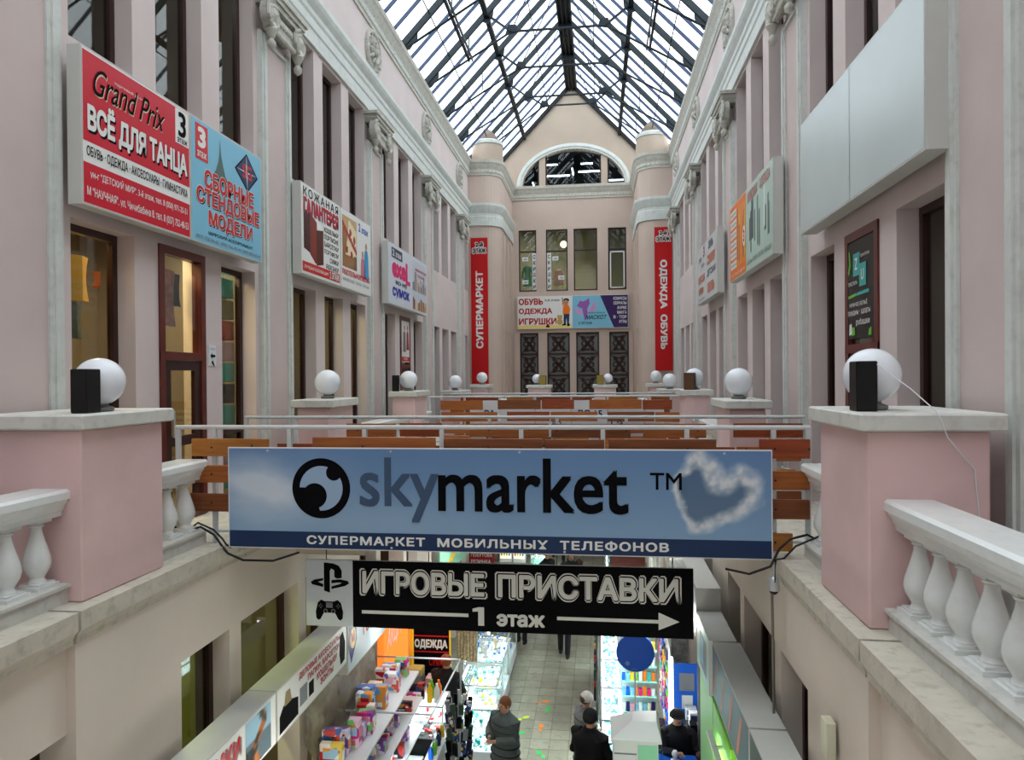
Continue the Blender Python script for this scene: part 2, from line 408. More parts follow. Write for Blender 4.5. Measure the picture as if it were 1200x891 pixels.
# ---- pilasters with capitals and rosettes
def volute(bm, c, s, r=.2):
    # spiral tube facing the hall (normal -s in X)
    cx, cy, cz = c; pts = []; rr = []
    for k in range(40):
        t = k / 39 * 2.3 * 2 * math.pi; q = r * (1 - k / 44)
        pts.append((cx, cy + q * math.cos(t + 1.6), cz + q * math.sin(t + 1.6))); rr.append(.034 * (1 - k / 70))
    bm.tube(pts, rr, 6)
    bm.loft([[(cx + s * o, cy + q * math.cos(2 * math.pi * i / 18), cz + q * math.sin(2 * math.pi * i / 18)) for i in range(18)] for q, o in ((r, .11), (r, .0), (r * .6, -.012), (.05, -.03), (.02, -.05))])
cap_proto = {}
for s, side in ((-1, 'left'), (1, 'right')):
    for k in range(5):
        yc = B0 + BAY * k; X = lambda d: s * (3.65 - d)
        b = B()
        b.box(X(-.02), X(.05), yc - .45, yc + .45, 4.99, 11.45)
        p = struct(b, 'trim_%d' % (11 + k + (0 if s < 0 else 5)), PILM)
        b = B()
        for e in (-1, 1):
            ye = yc + e * .38
            b.box(X(0), X(.075), ye - .08, ye + .08, 5.3, 11.42); b.box(X(0), X(.095), ye - .035, ye + .035, 5.3, 11.4)
        b.box(X(0), X(.11), yc - .5, yc + .5, 4.99, 5.3); b.box(X(0), X(.08), yc - .44, yc + .44, 11.30, 11.36)
        b.build('edge_moulding', TRIM, p)
        # capital
        b = B()
        b.prism([(yc - .3, 11.5), (yc + .3, 11.5), (yc + .34, 11.72), (yc - .34, 11.72)], 'x', X(0), X(.2))
        for z, q in ((11.45, .2), (11.56, .17)): b.tube([(X(q), yc - .3, z), (X(q), yc + .3, z)], .035, 8)
        for i in range(9):
            b.sphere((X(.2), yc - .26 + i * .065, 11.63), .035, 8, 6, (1, 1, 1.4))
        c = b.build('capital', ORN, p, True)
        b = B()
        for e in (-1, 1):
            volute(b, (X(.24), yc + e * .43, 11.62), s, .2)
        b.build('volute', ORN, c, True)
        b = B()
        for e in (-1, 1):
            yy = yc + e * .43
            b.lathe([(.02, -.16), (.06, -.12), (.065, -.07), (.03, -.02), (.055, .03), (.09, .1), (.06, .2)], (X(.2), yy, 11.32), 10)
        b.build('pendant', ORN, c, True)
        b = B()
        b.box(X(0), X(.3), yc - .6, yc + .6, 11.92, 11.98); b.box(X(0), X(.27), yc - .56, yc + .56, 11.85, 11.92)
        b.prism([(yc - .5, 11.78), (yc + .5, 11.78), (yc + .56, 11.86), (yc - .56, 11.86)], 'x', X(0), X(.24))
        b.build('abacus', ORN, c)
        # rosette on the frieze
        b = B(); R = .47; cz = 13.40
        b.loft([[(X(o), yc + q * math.cos(2 * math.pi * i / 32), cz + q * math.sin(2 * math.pi * i / 32)) for i in range(32)] for q, o in ((R, .003), (R, .04), (R * .94, .075), (R * .86, .075), (R * .8, .04), (.02, .04))])
        for i in range(12):
            t = 2 * math.pi * i / 12; ca, sa = math.cos(t), math.sin(t)
            b.add([(X(.04), yc + ca * .1 - sa * .0, cz + sa * .1), (X(.1), yc + ca * .2 - sa * .05, cz + sa * .2 + ca * .05), (X(.05), yc + ca * .36, cz + sa * .36), (X(.1), yc + ca * .2 + sa * .05, cz + sa * .2 - ca * .05), (X(.12), yc + ca * .22, cz + sa * .22)],
                  [(0, 1, 4), (1, 2, 4), (2, 3, 4), (3, 0, 4)])
            b.sphere((X(.06), yc + ca * .38, cz + sa * .38), .035, 8, 5)
        b.sphere((X(.09), yc, cz), .08, 12, 8)
        o = b.build('plaster_rosette', ORN, None, True)
        tag(o, 'round grey plaster rosette on the %s frieze above the %s pilaster from the viewer' % (side, ORD[k]), 'ornament', 'plaster rosettes on the friezes')

# ---- windows and doors of the two long walls
WN = [0]; DN = [0]
def frame_bars(y0, y1, z0, z1, x, s, fw=.06, fd=.07, bars=()):
    b = B()
    b.box(s * x, s * (x + fd), y0, y0 + fw, z0, z1); b.box(s * x, s * (x + fd), y1 - fw, y1, z0, z1)
    b.box(s * (x - .0015), s * (x + fd), y0 + .001, y1 - .001, z1 - fw, z1 + .001); b.box(s * (x - .0015), s * (x + fd), y0 + .001, y1 - .001, z0 - .001, z0 + fw)
    for z in bars: b.box(s * (x - .0015), s * (x + fd), y0, y1, z - fw / 2, z + fw / 2)
    return b
def window(s, y0, y1, z0, z1, m=DBROWN, bars=(), x=3.84):
    WN[0] += 1
    fr = struct(frame_bars(y0, y1, z0, z1, x, s, .07, .07, bars), 'window_%d' % WN[0], m)
    zs = [z0 + .06] + sorted(bars) + [z1 - .06]
    for a, c in zip(zs, zs[1:]): B().box(s * (x + .03), s * (x + .036), y0 + .06, y1 - .06, a + .02, c - .02).build('pane', WGLASS, fr)
    return fr
def shopdoor(s, y0, y1, z0, z1, zt, m=RBROWN, x=3.63):
    DN[0] += 1
    fr = struct(frame_bars(y0, y1, z0, z1, x, s, .09, .12, (zt,)), 'door_%d' % DN[0], m)
    lf = frame_bars(y0 + .1, y1 - .1, z0 + .02, zt - .05, x + .02, s, .11, .05, (z0 + .9,)).build('door_leaf', DBROWN, fr)
    B().box(s * (x + .04), s * (x + .046), y0 + .2, y1 - .2, z0 + .1, zt - .14).build('pane', WGLASS, lf)
    B().tube([(s * (x - .04), y0 + .17, z0 + .95), (s * (x - .04), y0 + .17, z0 + 1.25)], .012).build('handle', ALU, lf)
    B().box(s * (x + .04), s * (x + .046), y0 + .08, y1 - .08, zt + .04, z1 - .08).build('transom_pane', WGLASS, fr)
    return fr
for s in (-1, 1):
    for k in range(5):
        for i, (a, c) in enumerate(OPEN):
            y0, y1 = B0 + BAY * k + a, B0 + BAY * k + c
            if y1 > 25.1: continue
            window(s, y0, y1, *UP)
            if i == 1 and ((k == 0) or (s < 0 and k == 2)): shopdoor(s, y0, y1, LO[0], LO[1] + .0, 6.85)
            else: window(s, y0, y1, *LO, bars=(5.9,) if k == 0 else ())
for s in (-1, 1):
    for k in range(0, 4):
        for i, (a, c) in enumerate(LOPEN):
            if i == 1 and k > 0: continue
            y0, y1 = B0 + BAY * k + a, B0 + BAY * k + c
            window(s, y0, y1, 2.3, 4.12, DBROWN, (), 2.8)

# ---- end wall
b = B(); WINS = [(-2.24, -1.5), (-1.1, -.2), (.05, 1.02), (1.46, 2.2)]
DRS = [(-2.22, -1.44), (-1.08, -.14), (.12, 1.07), (1.48, 2.28)]
def endwall(b, xs, ya, yb, za, zb, holes):
    xx = sorted({xs[0], xs[1]} | {h[0] for h in holes} | {h[1] for h in holes})
    for x0, x1 in zip(xx, xx[1:]):
        z = za
        for h in sorted([h for h in holes if h[0] <= x0 + 1e-6 and h[1] >= x1 - 1e-6], key=lambda h: h[2]):
            if h[2] > z: b.box(x0, x1, ya, yb, z, h[2])
            z = h[3]
        if z < zb: b.box(x0, x1, ya, yb, z, zb)
endwall(b, (-3.95, 3.95), YE, YE + .3, 4.76, 14.4, [(x0, x1, 10.1, 12.66) for x0, x1 in WINS] + [(x0, x1, 5.0, 8.38) for x0, x1 in DRS])
AC, AA, AH = .05, 2.12, 1.53        # arched window: centre, half width, rise
def arch(x, a=AA, h=AH): t = max(0, 1 - ((x - AC) / a) ** 2); return 14.42 + h * math.sqrt(t)
struct(b, 'wall_end', BEIGE); b = B(); GAB = mat('tan_gable_plaster', (180, 164, 148), .85, .08, .8, bump=.1, spec=.15)
N = 48; top = lambda x: 18.72 - 1.045 * abs(x)
xs = [-3.95 + 7.9 * i / N for i in range(N + 1)] + [AC - AA, AC + AA]
xs = sorted(xs)
for x0, x1 in zip(xs, xs[1:]):
    m0, m1 = (arch(x0) if abs(x0 - AC) <= AA else 14.4), (arch(x1) if abs(x1 - AC) <= AA else 14.4)
    b.add([(x0, YE, m0), (x1, YE, m1), (x1, YE, top(x1)), (x0, YE, top(x0)), (x0, YE + .3, m0), (x1, YE + .3, m1), (x1, YE + .3, top(x1)), (x0, YE + .3, top(x0))],
          [(0, 1, 2, 3), (4, 7, 6, 5), (0, 4, 5, 1), (3, 2, 6, 7)])
we = struct(b, 'wall_gable', GAB)
struct(B().box(-3, 3, YE - .02, YE + .28, 0, 4.76), 'wall_end_lower', LOWP)
b = B()
for x0, x1 in ((-1.36, -1.1), (1.2, 1.46)):
    b.add([(x0, YE + .02, 14.4), (x1, YE + .02, 14.4), (x1, YE + .02, arch(x1) + .02), (x0, YE + .02, arch(x0) + .02), (x0, YE + .2, 14.4), (x1, YE + .2, 14.4), (x1, YE + .2, arch(x1) + .02), (x0, YE + .2, arch(x0) + .02)],
          [(0, 1, 2, 3), (4, 7, 6, 5), (0, 3, 7, 4), (1, 5, 6, 2)])
b.build('arch_mullion', GAB, we)
b = B(); rings = []
for i in range(41):
    t = math.pi * i / 40; rings.append([(AC + (AA + o) * math.cos(t), YE - q, 14.42 + (AH + o) * math.sin(t)) for o, q in ((0, -.1), (0, .06), (.07, .06), (.09, .1), (.17, .1), (.19, .04), (.24, .04), (.24, -.02))])
b.loft(rings)
struct(b, 'trim_21', TRIM, None, True)
DN[0] += 0; WN[0] += 1
aw = B()
for x in (AC - AA + .03, -1.39, -1.07, 1.17, 1.49, AC + AA - .03):
    aw.box(x - .03, x + .03, YE + .16, YE + .22, 14.42, max(14.5, arch(x)))
aw.box(AC - AA, AC + AA, YE + .16, YE + .22, 14.42, 14.48)
aw = struct(aw, 'window_%d' % WN[0], DBROWN)
b = B(); n = 30; b.v = [(AC + AA * math.cos(math.pi * i / n), YE + .19, 14.42 + AH * math.sin(math.pi * i / n)) for i in range(n + 1)]; b.f = [tuple(range(n + 1))]
b.build('pane', CGLASS, aw)
# ring cornices on the end wall
def cornice_path(name, prof, pts, m=TRIM):
    """extrude a profile (outward offset, z) along a plan polyline; outward is to the right of travel"""
    b = B(); rings = []
    for i, p in enumerate(pts):
        p = V((*p, 0)); d0 = (p - V((*pts[i - 1], 0))).normalized() if i else None; d1 = (V((*pts[i + 1], 0)) - p).normalized() if i < len(pts) - 1 else None
        d0 = d0 or d1; d1 = d1 or d0; n0 = V((d0.y, -d0.x, 0)); n1 = V((d1.y, -d1.x, 0)); nn = (n0 + n1).normalized(); k = 1 / max(.4, nn.dot(n0))
        rings.append([(p.x + nn.x * o * k, p.y + nn.y * o * k, z) for o, z in prof])
    b.loft(rings); return struct(b, name, m)
CORN = [(-.02, 13.9), (.03, 13.9), (.03, 13.98), (.05, 14.0), (.05, 14.12), (.09, 14.2), (.13, 14.30), (.16, 14.34), (.17, 14.45), (-.02, 14.47)]
MOUL = [(-.02, 12.07), (.05, 12.07), (.05, 12.40), (.035, 12.43), (.035, 12.52), (.06, 12.56), (.15, 12.78), (.15, 12.87), (-.02, 12.9)]
# towers at the end
def tower_pts(s, R=.62, xs=2.5, y0=YT):
    pts = [(s * 3.66, y0)]
    for i in range(9):
        t = math.pi / 2 * i / 8; pts.append((s * (xs + R - R * math.sin(t)), y0 + R - R * math.cos(t)))
    pts.append((s * xs, YE)); return pts
tn = 22
for s, side in ((-1, 'left'), (1, 'right')):
    pts = tower_pts(s)
    b = B().prism(pts + [(s * 3.66, YE)], 'z', 4.99, 14.42)
    # niches on the flank: raised strips leave narrow recesses
    tw = struct(b, 'wall_tower_' + side, BEIGE)
    b = B()
    for ya, yb in ((25.95, 26.5), (27.0, 27.5), (28.05, 29.1)):
        b.box(s * 2.5, s * 2.44, ya, yb, 5.0, 11.9)
    b.box(s * 2.5, s * 2.45, 25.9, 29.12, 8.3, 9.7)
    b.build('flank_strip', BEIGE, tw)
    p2 = pts if s < 0 else pts[::-1]
    # travel so that outward is to the right
    cornice_path('trim_%d' % tn, CORN, p2, CORNM); tn += 1
    cornice_path('trim_%d' % tn, MOUL, p2); tn += 1
    b = B()
    for q in range(26):
        if q < 5: x, y, dx, dy = 3.5 - q * .12, YT, 1, 0
        elif q < 8: continue
        else: x, y, dx, dy = 2.5, 25.8 + (q - 8) * .18, 0, 1
        b.sphere((s * (x), y, 14.04), .05, 8, 5)
    for q in range(8):
        t = math.pi / 2 * q / 7; b.sphere((s * (2.5 + .62 - .64 * math.sin(t)), YT + .62 - .64 * math.cos(t), 14.04), .05, 8, 5)
    struct(b, 'trim_%d' % tn, TRIM, None, True); tn += 1
    # turret above the cornice
    c = (s * 3.02, 25.88)
    def ringp(r, z): return [(c[0] + r * math.cos(2 * math.pi * i / 28), c[1] + r * math.sin(2 * math.pi * i / 28), z) for i in range(28)]
    b = B().loft([ringp(.6, 14.4), ringp(.58, 15.0), ringp(.56, 15.14)])
    tu = b.build('turret', GAB, tw, True)
    B().loft([ringp(.56, 15.12), ringp(.6, 15.13), ringp(.6, 15.24), ringp(.5, 15.3)]).build('turret_ring', TRIM, tu, True)
    B().loft([ringp(.5, 15.26), ringp(.36, 15.5), ringp(.16, 15.72), ringp(.02, 15.8)]).build('turret_cone', mat('dusty_stone', (120, 108, 96), .9, .15, 4), tu, True)
cornice_path('trim_%d' % tn, CORN, [(-2.5, YE), (2.5, YE)], CORNM); tn += 1
b = B()
for q in range(38): b.sphere((-2.4 + q * .13, YE - .01, 14.04), .05, 8, 5)
struct(b, 'trim_%d' % tn, TRIM, None, True); tn += 1
# room behind the end wall
b = B()
for za, zb in ((4.9, 9.3), (9.4, 13.6)):
    b.box(-4, 4, YE + 3.4, YE + 3.5, za, zb); b.box(-4, 4, YE + .3, YE + 3.4, za - .05, za); b.box(-4, 4, YE + .3, YE + 3.4, zb, zb + .05)
    b.box(-4.05, -4, YE + .3, YE + 3.5, za, zb); b.box(4, 4.05, YE + .3, YE + 3.5, za, zb)
struct(b, 'wall_end_rooms', mat('end_room_wall', (150, 150, 128), .9, .1, 1))
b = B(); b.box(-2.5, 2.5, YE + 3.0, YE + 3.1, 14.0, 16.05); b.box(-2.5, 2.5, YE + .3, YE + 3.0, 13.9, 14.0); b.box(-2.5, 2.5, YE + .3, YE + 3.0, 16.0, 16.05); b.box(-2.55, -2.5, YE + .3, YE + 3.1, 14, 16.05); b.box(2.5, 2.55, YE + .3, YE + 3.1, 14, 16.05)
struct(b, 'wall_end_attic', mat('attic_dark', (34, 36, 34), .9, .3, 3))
for x0, x1 in WINS:
    WN[0] += 1
    last = x0 > 1.2
    b = B(); y = YE + .08
    b.box(x0, x0 + .05, y, y + .06, 10.1, 12.66); b.box(x1 - .05, x1, y, y + .06, 10.1, 12.66); b.box(x0, x1, y - .002, y + .058, 12.6, 12.66); b.box(x0, x1, y - .002, y + .058, 10.1, 10.16)
    b.box(x0, x1, y - .002, y + .058, 11.74, 11.80)
    fr = struct(b, 'window_%d' % WN[0], DBROWN)
    for za, zb in ((10.16, 11.74), (11.8, 12.6)): B().box(x0 + .05, x1 - .05, y + .03, y + .035, za, zb).build('pane', WGLASS, fr)
    if last:
        b = B(); y -= .02
        b.box(x0 + .07, x0 + .12, y, y + .05, 10.18, 11.7); b.box(x1 - .12, x1 - .07, y, y + .05, 10.18, 11.7); b.box(x0 + .07, x1 - .07, y, y + .05, 11.65, 11.7); b.box(x0 + .07, x1 - .07, y, y + .05, 10.18, 10.23)
        b.build('white_sash', WHT, fr)['label'] = 'white plastic sash'
# carved doors of the end wall
for x0, x1 in DRS:
    DN[0] += 1; y = YE + .1; b = B()
    b.box(x0, x0 + .07, y, y + .08, 5, 8.38); b.box(x1 - .07, x1, y, y + .08, 5, 8.38)
    for z in (5.02, 5.72, 6.6, 7.49, 8.34): b.box(x0, x1, y - .002, y + .078, z - .04, z + .04)
    fr = struct(b, 'door_%d' % DN[0], DBROWN)
    B().box(x0 + .05, x1 - .05, y + .05, y + .056, 5.05, 8.33).build('pane', mat('pale_door_glass', (104, 112, 110), .15, spec=.6), fr)
    g = B()
    for za, zb in ((5.76, 6.56), (6.64, 7.45), (7.53, 8.3)):
        cx, cz = (x0 + x1) / 2, (za + zb) / 2; hw = (x1 - x0) / 2 - .07; hh = (zb - za) / 2
        g.beam((cx - hw, y + .02, cz - hh), (cx + hw, y + .02, cz + hh), .035, .035); g.beam((cx - hw, y + .02, cz + hh), (cx + hw, y + .02, cz - hh), .035, .035)
        for t in range(4):
            a = t * math.pi / 2; px, pz = cx + .15 * math.cos(a), cz + .17 * math.sin(a)
            g.tube([(px + .09 * math.cos(2 * math.pi * q / 14), y + .01, pz + .1 * math.sin(2 * math.pi * q / 14)) for q in range(15)], .03, 6)
            for e in (-1, 1): # leaf shapes filling the corners
                u, v = math.cos(a + math.pi / 4), math.sin(a + math.pi / 4)
            g.add([(cx + u * hw * .95, y + .03, cz + v * hh * 1.2), (cx + u * hw * .6 - v * .12, y + .03, cz + v * hh * .8 + u * .12), (cx + u * hw * .5, y + .03, cz + v * hh * .55), (cx + u * hw * .6 + v * .1, y + .03, cz + v * hh * .8 - u * .1)], [(0, 1, 2, 3)])
        g.tube([(cx + .05 * math.cos(2 * math.pi * q / 10), y + .01, cz + .05 * math.sin(2 * math.pi * q / 10)) for q in range(11)], .025, 6)
    g.build('carved_lattice', mat('carved_brown_wood', (50, 28, 22), .5), fr)

# ---- glass roof
RZ, SL = 18.7, 1.045
ce = thing('ceiling', None, None, (0, 0, 15.0)); ce['kind'] = 'structure'
P0, DP = -15.1, .7613
for s in (-1, 1):
    yv = P0; i = 0
    while yv < YE - .1:
        y1 = min(yv + DP, YE + .1)
        for xa, xb in ((3.75, 2.55), (2.55, 1.3), (1.3, .1)):
            if y1 < 6.5 and False: continue
            b = B(); b.add([(s * xa, yv + .02, RZ - SL * xa), (s * xb, yv + .02, RZ - SL * xb), (s * xb, y1 - .02, RZ - SL * xb), (s * xa, y1 - .02, RZ - SL * xa)], [(0, 1, 2, 3)])
            b.build('glass_pane', RGLASS, ce)
        yv += DP; i += 1
    b = B(); yv = P0
    while yv < YE + .1:
        b.beam((s * 3.75, yv, RZ - SL * 3.75 - .03), (s * .05, yv, RZ - .08), .04, .08); yv += DP
    o = b.build('glazing_bar', BAR, ce); o['kind'] = 'stuff'
    B().beam((s * 3.76, Y0, 14.74), (s * 3.76, YE, 14.74), .12, .1).build('eaves_gutter', STEELD, ce)
    B().beam((s * 1.95, Y0, RZ - SL * 1.95 - .2), (s * 1.95, YE - .05, RZ - SL * 1.95 - .2), .13, .13).build('purlin', STEELD, ce)
    b = B(); b.beam((s * 2.45, -1, 15.32), (s * 2.45, 19.1, 15.32), .05, .12); b.beam((s * 2.36, -1, 15.32), (s * 2.36, 19.1, 15.32), .03, .1)
    b.build('maintenance_rail', STEELD, ce)
    for x, n in ((3.0, 'bracing_cable'), (.95, 'bracing_cable')):
        B().tube([(s * x, Y0, RZ - SL * x - .13), (s * x, YE, RZ - SL * x - .13)], .017, 5).build(n, STEELD, ce)
b = B(); b.box(-.24, .24, Y0, YE, 18.42, 18.62)
for x in (-.2, -.07, .07, .2): b.beam((x, Y0, 18.38), (x, YE, 18.38), .05, .1)
b.build('ridge_beam', STEELD, ce)
TY = [19.05 + 2.275 * i for i in range(-15, 4)]
def truss(y, last=False):
    t = B(); ez = RZ - SL * 3.7; nx, nz = (.9, 16.55) if last else (1.27, 16.0)
    jx = 1.5 if last else 1.95; jz = RZ - SL * jx - .15
    for s in (-1, 1):
        t.beam((s * 3.7, y, ez - .12), (s * .1, y, RZ - .2), .08, .15)
    t = t.build('roof_truss', STEEL, ce)
    for s in (-1, 1): B().tube([(s * 3.62, y, ez - .2), (s * nx, y, nz)], .03, 6).build('tie_rod', STEEL, t)
    B().beam((-nx, y, nz), (nx, y, nz), .06, .045).build('collar_tie', STEEL, t)
    for s in (-1, 1):
        b = B(); b.beam((s * nx, y - .03, nz), (s * jx, y - .03, jz), .03, .045); b.beam((s * nx, y + .03, nz), (s * jx, y + .03, jz), .03, .045)
        b.build('strut', STEEL, t)
        B().beam((s * 2.45, y, 15.4), (s * 2.45, y, RZ - SL * 2.55), .03, .03).build('post', STEEL, t)
        B().tube([(s * nx, y, nz + .02), (s * .15, y, 18.35)], .018, 5).build('hanger_rod', STEEL, t)
        B().prism([(s * (nx + .18), nz - .1), (s * (nx - .2), nz - .02), (s * (nx - .14), nz + .18), (s * (nx + .08), nz + .2)], 'y', y - .012, y + .012).build('gusset_plate', STEEL, t)
        B().prism([(s * (jx + .18), jz - .17), (s * (jx - .2), jz + .14), (s * (jx - .18), jz - .06), (s * (jx - .03), jz - .26)], 'y', y - .014, y + .014).build('gusset_plate', STEEL, t)
        B().prism([(s * 3.72, ez - .28), (s * 3.5, ez - .22), (s * 3.3, ez + .05), (s * 3.3, ez + .3), (s * 3.72, ez)], 'y', y - .015, y + .015).build('gusset_plate', STEEL, t)
    B().prism([(-.3, 18.2), (.3, 18.2), (.16, 18.5), (-.16, 18.5)], 'y', y - .02, y + .02).build('ridge_plate', STEEL, t)
for y in TY: truss(y, y == TY[-1])
for s in (-1, 1): B().beam((s * 3.7, YE - .06, RZ - SL * 3.7 - .1), (s * .1, YE - .06, RZ - .2), .1, .14).build('verge_beam', STEELD, ce)


# ================================================================== PEDESTALS, GLOBES, SPEAKERS, BALUSTRADES
def pedestal(x0, x1, y0, y1, ztop, label, zb=4.99, ov=.07, th=.11):
    t = thing('pedestal', label, 'pedestal', ((x0 + x1) / 2, (y0 + y1) / 2, zb), 'plaster pedestals along the gallery')
    B().bbox(x0, x1, y0, y1, zb, ztop, .012).build('shaft', PIER, t)
    B().bbox(x0 - ov, x1 + ov, y0 - ov, y1 + ov, ztop, ztop + th, .012).build('cap', STONE, t)
    return t
def globe(x, y, z, label, r=.185):
    t = thing('globe_lamp', label, 'lamp', (x, y, z), 'white globe lamps on the pedestals')
    B().lathe([(.09, 0), (.1, .01), (.1, .03), (.06, .045), (.06, .07)], (x, y, z), 18).build('lamp_base', mat('lamp_base_grey', (120, 120, 118), .4), t, True)
    B().sphere((x, y, z + .055 + r * .97), r, 32, 20).build('globe', GLOBE, t, True)
def speaker(x, y, z, rot, label, wd=.13, h=.33, dp=.16, slab=BLACK):
    t = thing('loudspeaker', label, 'speaker', (x, y, z), 'small loudspeakers on the pedestals')
    B().bbox(-wd / 2, wd / 2, -dp / 2, dp / 2, 0, h, .006).build('cabinet', BLACK, t).location = (0, 0, 0)
    B().box(-wd / 2 + .008, wd / 2 - .008, -dp / 2 - .006, -dp / 2 + .001, .01, h - .01).build('grille', slab, t).location = (0, 0, 0)
    t.rotation_euler.z = rot
    return t
ys_ = [(4.62, 5.57), (9.28, 10.25), (13.85, 14.85), (18.55, 19.8), (23.3, 24.2)]
zt_ = [6.237, 6.18, 6.19, 6.10, 6.2]
wd_ = [.715, .45, .46, .46, .52]
gx = {-1: [(108, 1), (385, 1), (477, 1), (536, 1), (564, 1)], 1: [(1033, 1), (860, 1), (815, 1), (781, 1), (769.5, 1)]}
for s, side in ((-1, 'left'), (1, 'right')):
    for k in range(5):
        y0, y1 = ys_[k]; x0, x1 = s * 2.685, s * (2.685 + wd_[k])
        zt = zt_[k] - (.03 if s > 0 and k == 1 else 0)
        pedestal(min(x0, x1), max(x0, x1), y0, y1, zt, 'rose plaster pedestal with stone cap on the %s gallery, %s one from the viewer' % (side, ORD[k]))
        gxx = s * 2.9; gy = [5.06, 9.8, 14.2, 19.0, 23.5][k]
        if k == 0: gxx = s * 2.87
        globe(gxx, gy, zt + .11, 'white globe lamp on the %s gallery, %s one from the viewer' % (side, ORD[k]))
speaker(-2.8, 4.82, 6.347, .05, 'black loudspeaker in front of the large left globe lamp')
s1 = speaker(2.75, 4.88, 6.347, -.05, 'black loudspeaker with a trailing white wire before the large right globe lamp')
wr = B(); wp = [(2.80, 4.8, 6.66), (2.95, 4.66, 6.5), (3.05, 4.56, 6.37), (3.07, 4.545, 6.33), (3.12, 4.55, 6.2), (3.3, 4.61, 6.0), (3.35, 4.62, 5.5)]
o = wr.tube(wp, .004, 5).build('wire', WHT, None); tag(o, 'thin white wire draped over the near right pedestal from its loudspeaker', 'wire')
GOLD = mat('gold_speaker_cloth', (150, 130, 60), .6)
speaker(-3.1, 13.95, 6.30, .2, 'black loudspeaker beside the third left globe lamp', .14)
speaker(2.78, 13.93, 6.30, -.3, 'black and brown loudspeaker before the third right globe lamp', .2, .33, .2, mat('walnut_front', (90, 60, 36), .5))
# end pedestals
for s, px in ((-1, 'left'), (1, 'right')):
    xc = -.97 if s < 0 else 1.24
    pedestal(xc - .36, xc + .36, 23.4, 24.3, 6.18, 'rose plaster pedestal before the carved doors of the end wall, %s of the two' % px, ov=.05, th=.1)
    globe(xc - .1 if s < 0 else xc + .1, 23.9, 6.28, 'small white globe lamp before the carved doors, %s of the two' % px, .16)
    speaker(xc + (.12 if s < 0 else -.16), 23.7, 6.28, 0, 'black and gold loudspeaker beside the %s globe lamp of the end wall' % px, .24, .32, .2, GOLD)

BALP = [(.058, .0), (.058, .012), (.05, .02), (.046, .04), (.062, .07), (.082, .11), (.09, .155), (.085, .2), (.068, .265), (.05, .33), (.037, .385), (.033, .425), (.045, .432), (.047, .445), (.036, .452), (.036, .465), (.056, .475), (.056, .485)]
def balustrade(x, ya, yb, label, nb=None, along='y', z=4.99, full=True):
    t = thing('balustrade', label, 'balustrade', (x, ya, z) if along == 'y' else (ya, x, z), 'white stone balustrades')
    def bx(b, d0, d1, a, c, z0, z1):
        return b.box(x + d0, x + d1, a, c, z0, z1) if along == 'y' else b.box(a, c, x + d0, x + d1, z0, z1)
    b = B(); bx(b, -.13, .13, ya, yb, z, z + .115); bx(b, -.155, .155, ya, yb, z + .115, z + .14); b.build('plinth_course', STONE, t)
    pr = [(-.085, .625), (.085, .625), (.09, .66), (.1, .665), (.108, .695), (.13, .725), (.135, .745), (.155, .75), (.155, .80), (.135, .82), (-.135, .82), (-.155, .80), (-.155, .75), (-.135, .745), (-.13, .725), (-.108, .695), (-.1, .665), (-.09, .66)]
    b = B(); b.prism([(x + d, z + h) for d, h in pr], 'y' if along == 'y' else 'x', ya, yb); b.build('handrail', WPAINT, t)
    n = nb or max(1, int((yb - ya) / .262)); st = (yb - ya) / n
    first = None
    for i in range(n):
        yy = ya + st * (i + .5); c = (x, yy, z + .16) if along == 'y' else (yy, x, z + .16)
        if first is None:
            q = B(); q.box(c[0] - .095, c[0] + .095, c[1] - .095, c[1] + .095, z + .14, z + .165); q.box(c[0] - .075, c[0] + .075, c[1] - .075, c[1] + .075, z + .165, z + .18)
            q.lathe([(r, h * .91 + .018) for r, h in BALP], c, 22); q.box(c[0] - .065, c[0] + .065, c[1] - .065, c[1] + .065, z + .60, z + .632)
            first = q.build('baluster', WPAINT, t, True); fy = yy
        else:
            o = first.copy(); COL.objects.link(o); o.parent = t
            o.location = V(first.location) + (V((0, yy - fy, 0)) if along == 'y' else V((yy - fy, 0, 0)))
    return t
for s, side in ((-1, 'left'), (1, 'right')):
    balustrade(s * 2.93, 2.27, 4.62, 'white balustrade in front of the near %s pedestal' % side, 9)
    balustrade(s * 2.93, 5.57, 6.42, 'short white balustrade behind the near %s pedestal' % side, 3)
    balustrade(s * 2.93, 10.25, 13.85, 'white balustrade between the second and third %s pedestals' % side)
    balustrade(s * 2.93, 14.85, 15.75, 'short white balustrade behind the third %s pedestal' % side)
    balustrade(s * 2.93, 19.8, 23.3, 'white balustrade between the fourth and fifth %s pedestals' % side)
balustrade(23.9, -2.63, -1.33, 'white balustrade at the end gallery left of its pedestals', along='x')
balustrade(23.9, -.6, .87, 'white balustrade at the end gallery between its pedestals', along='x')
balustrade(23.9, 1.6, 2.63, 'white balustrade at the end gallery right of its pedestals', along='x')
struct(B().box(-2.66, 2.66, 23.55, YE, 4.7, 4.985), 'floor_end_gallery', LEDGE)

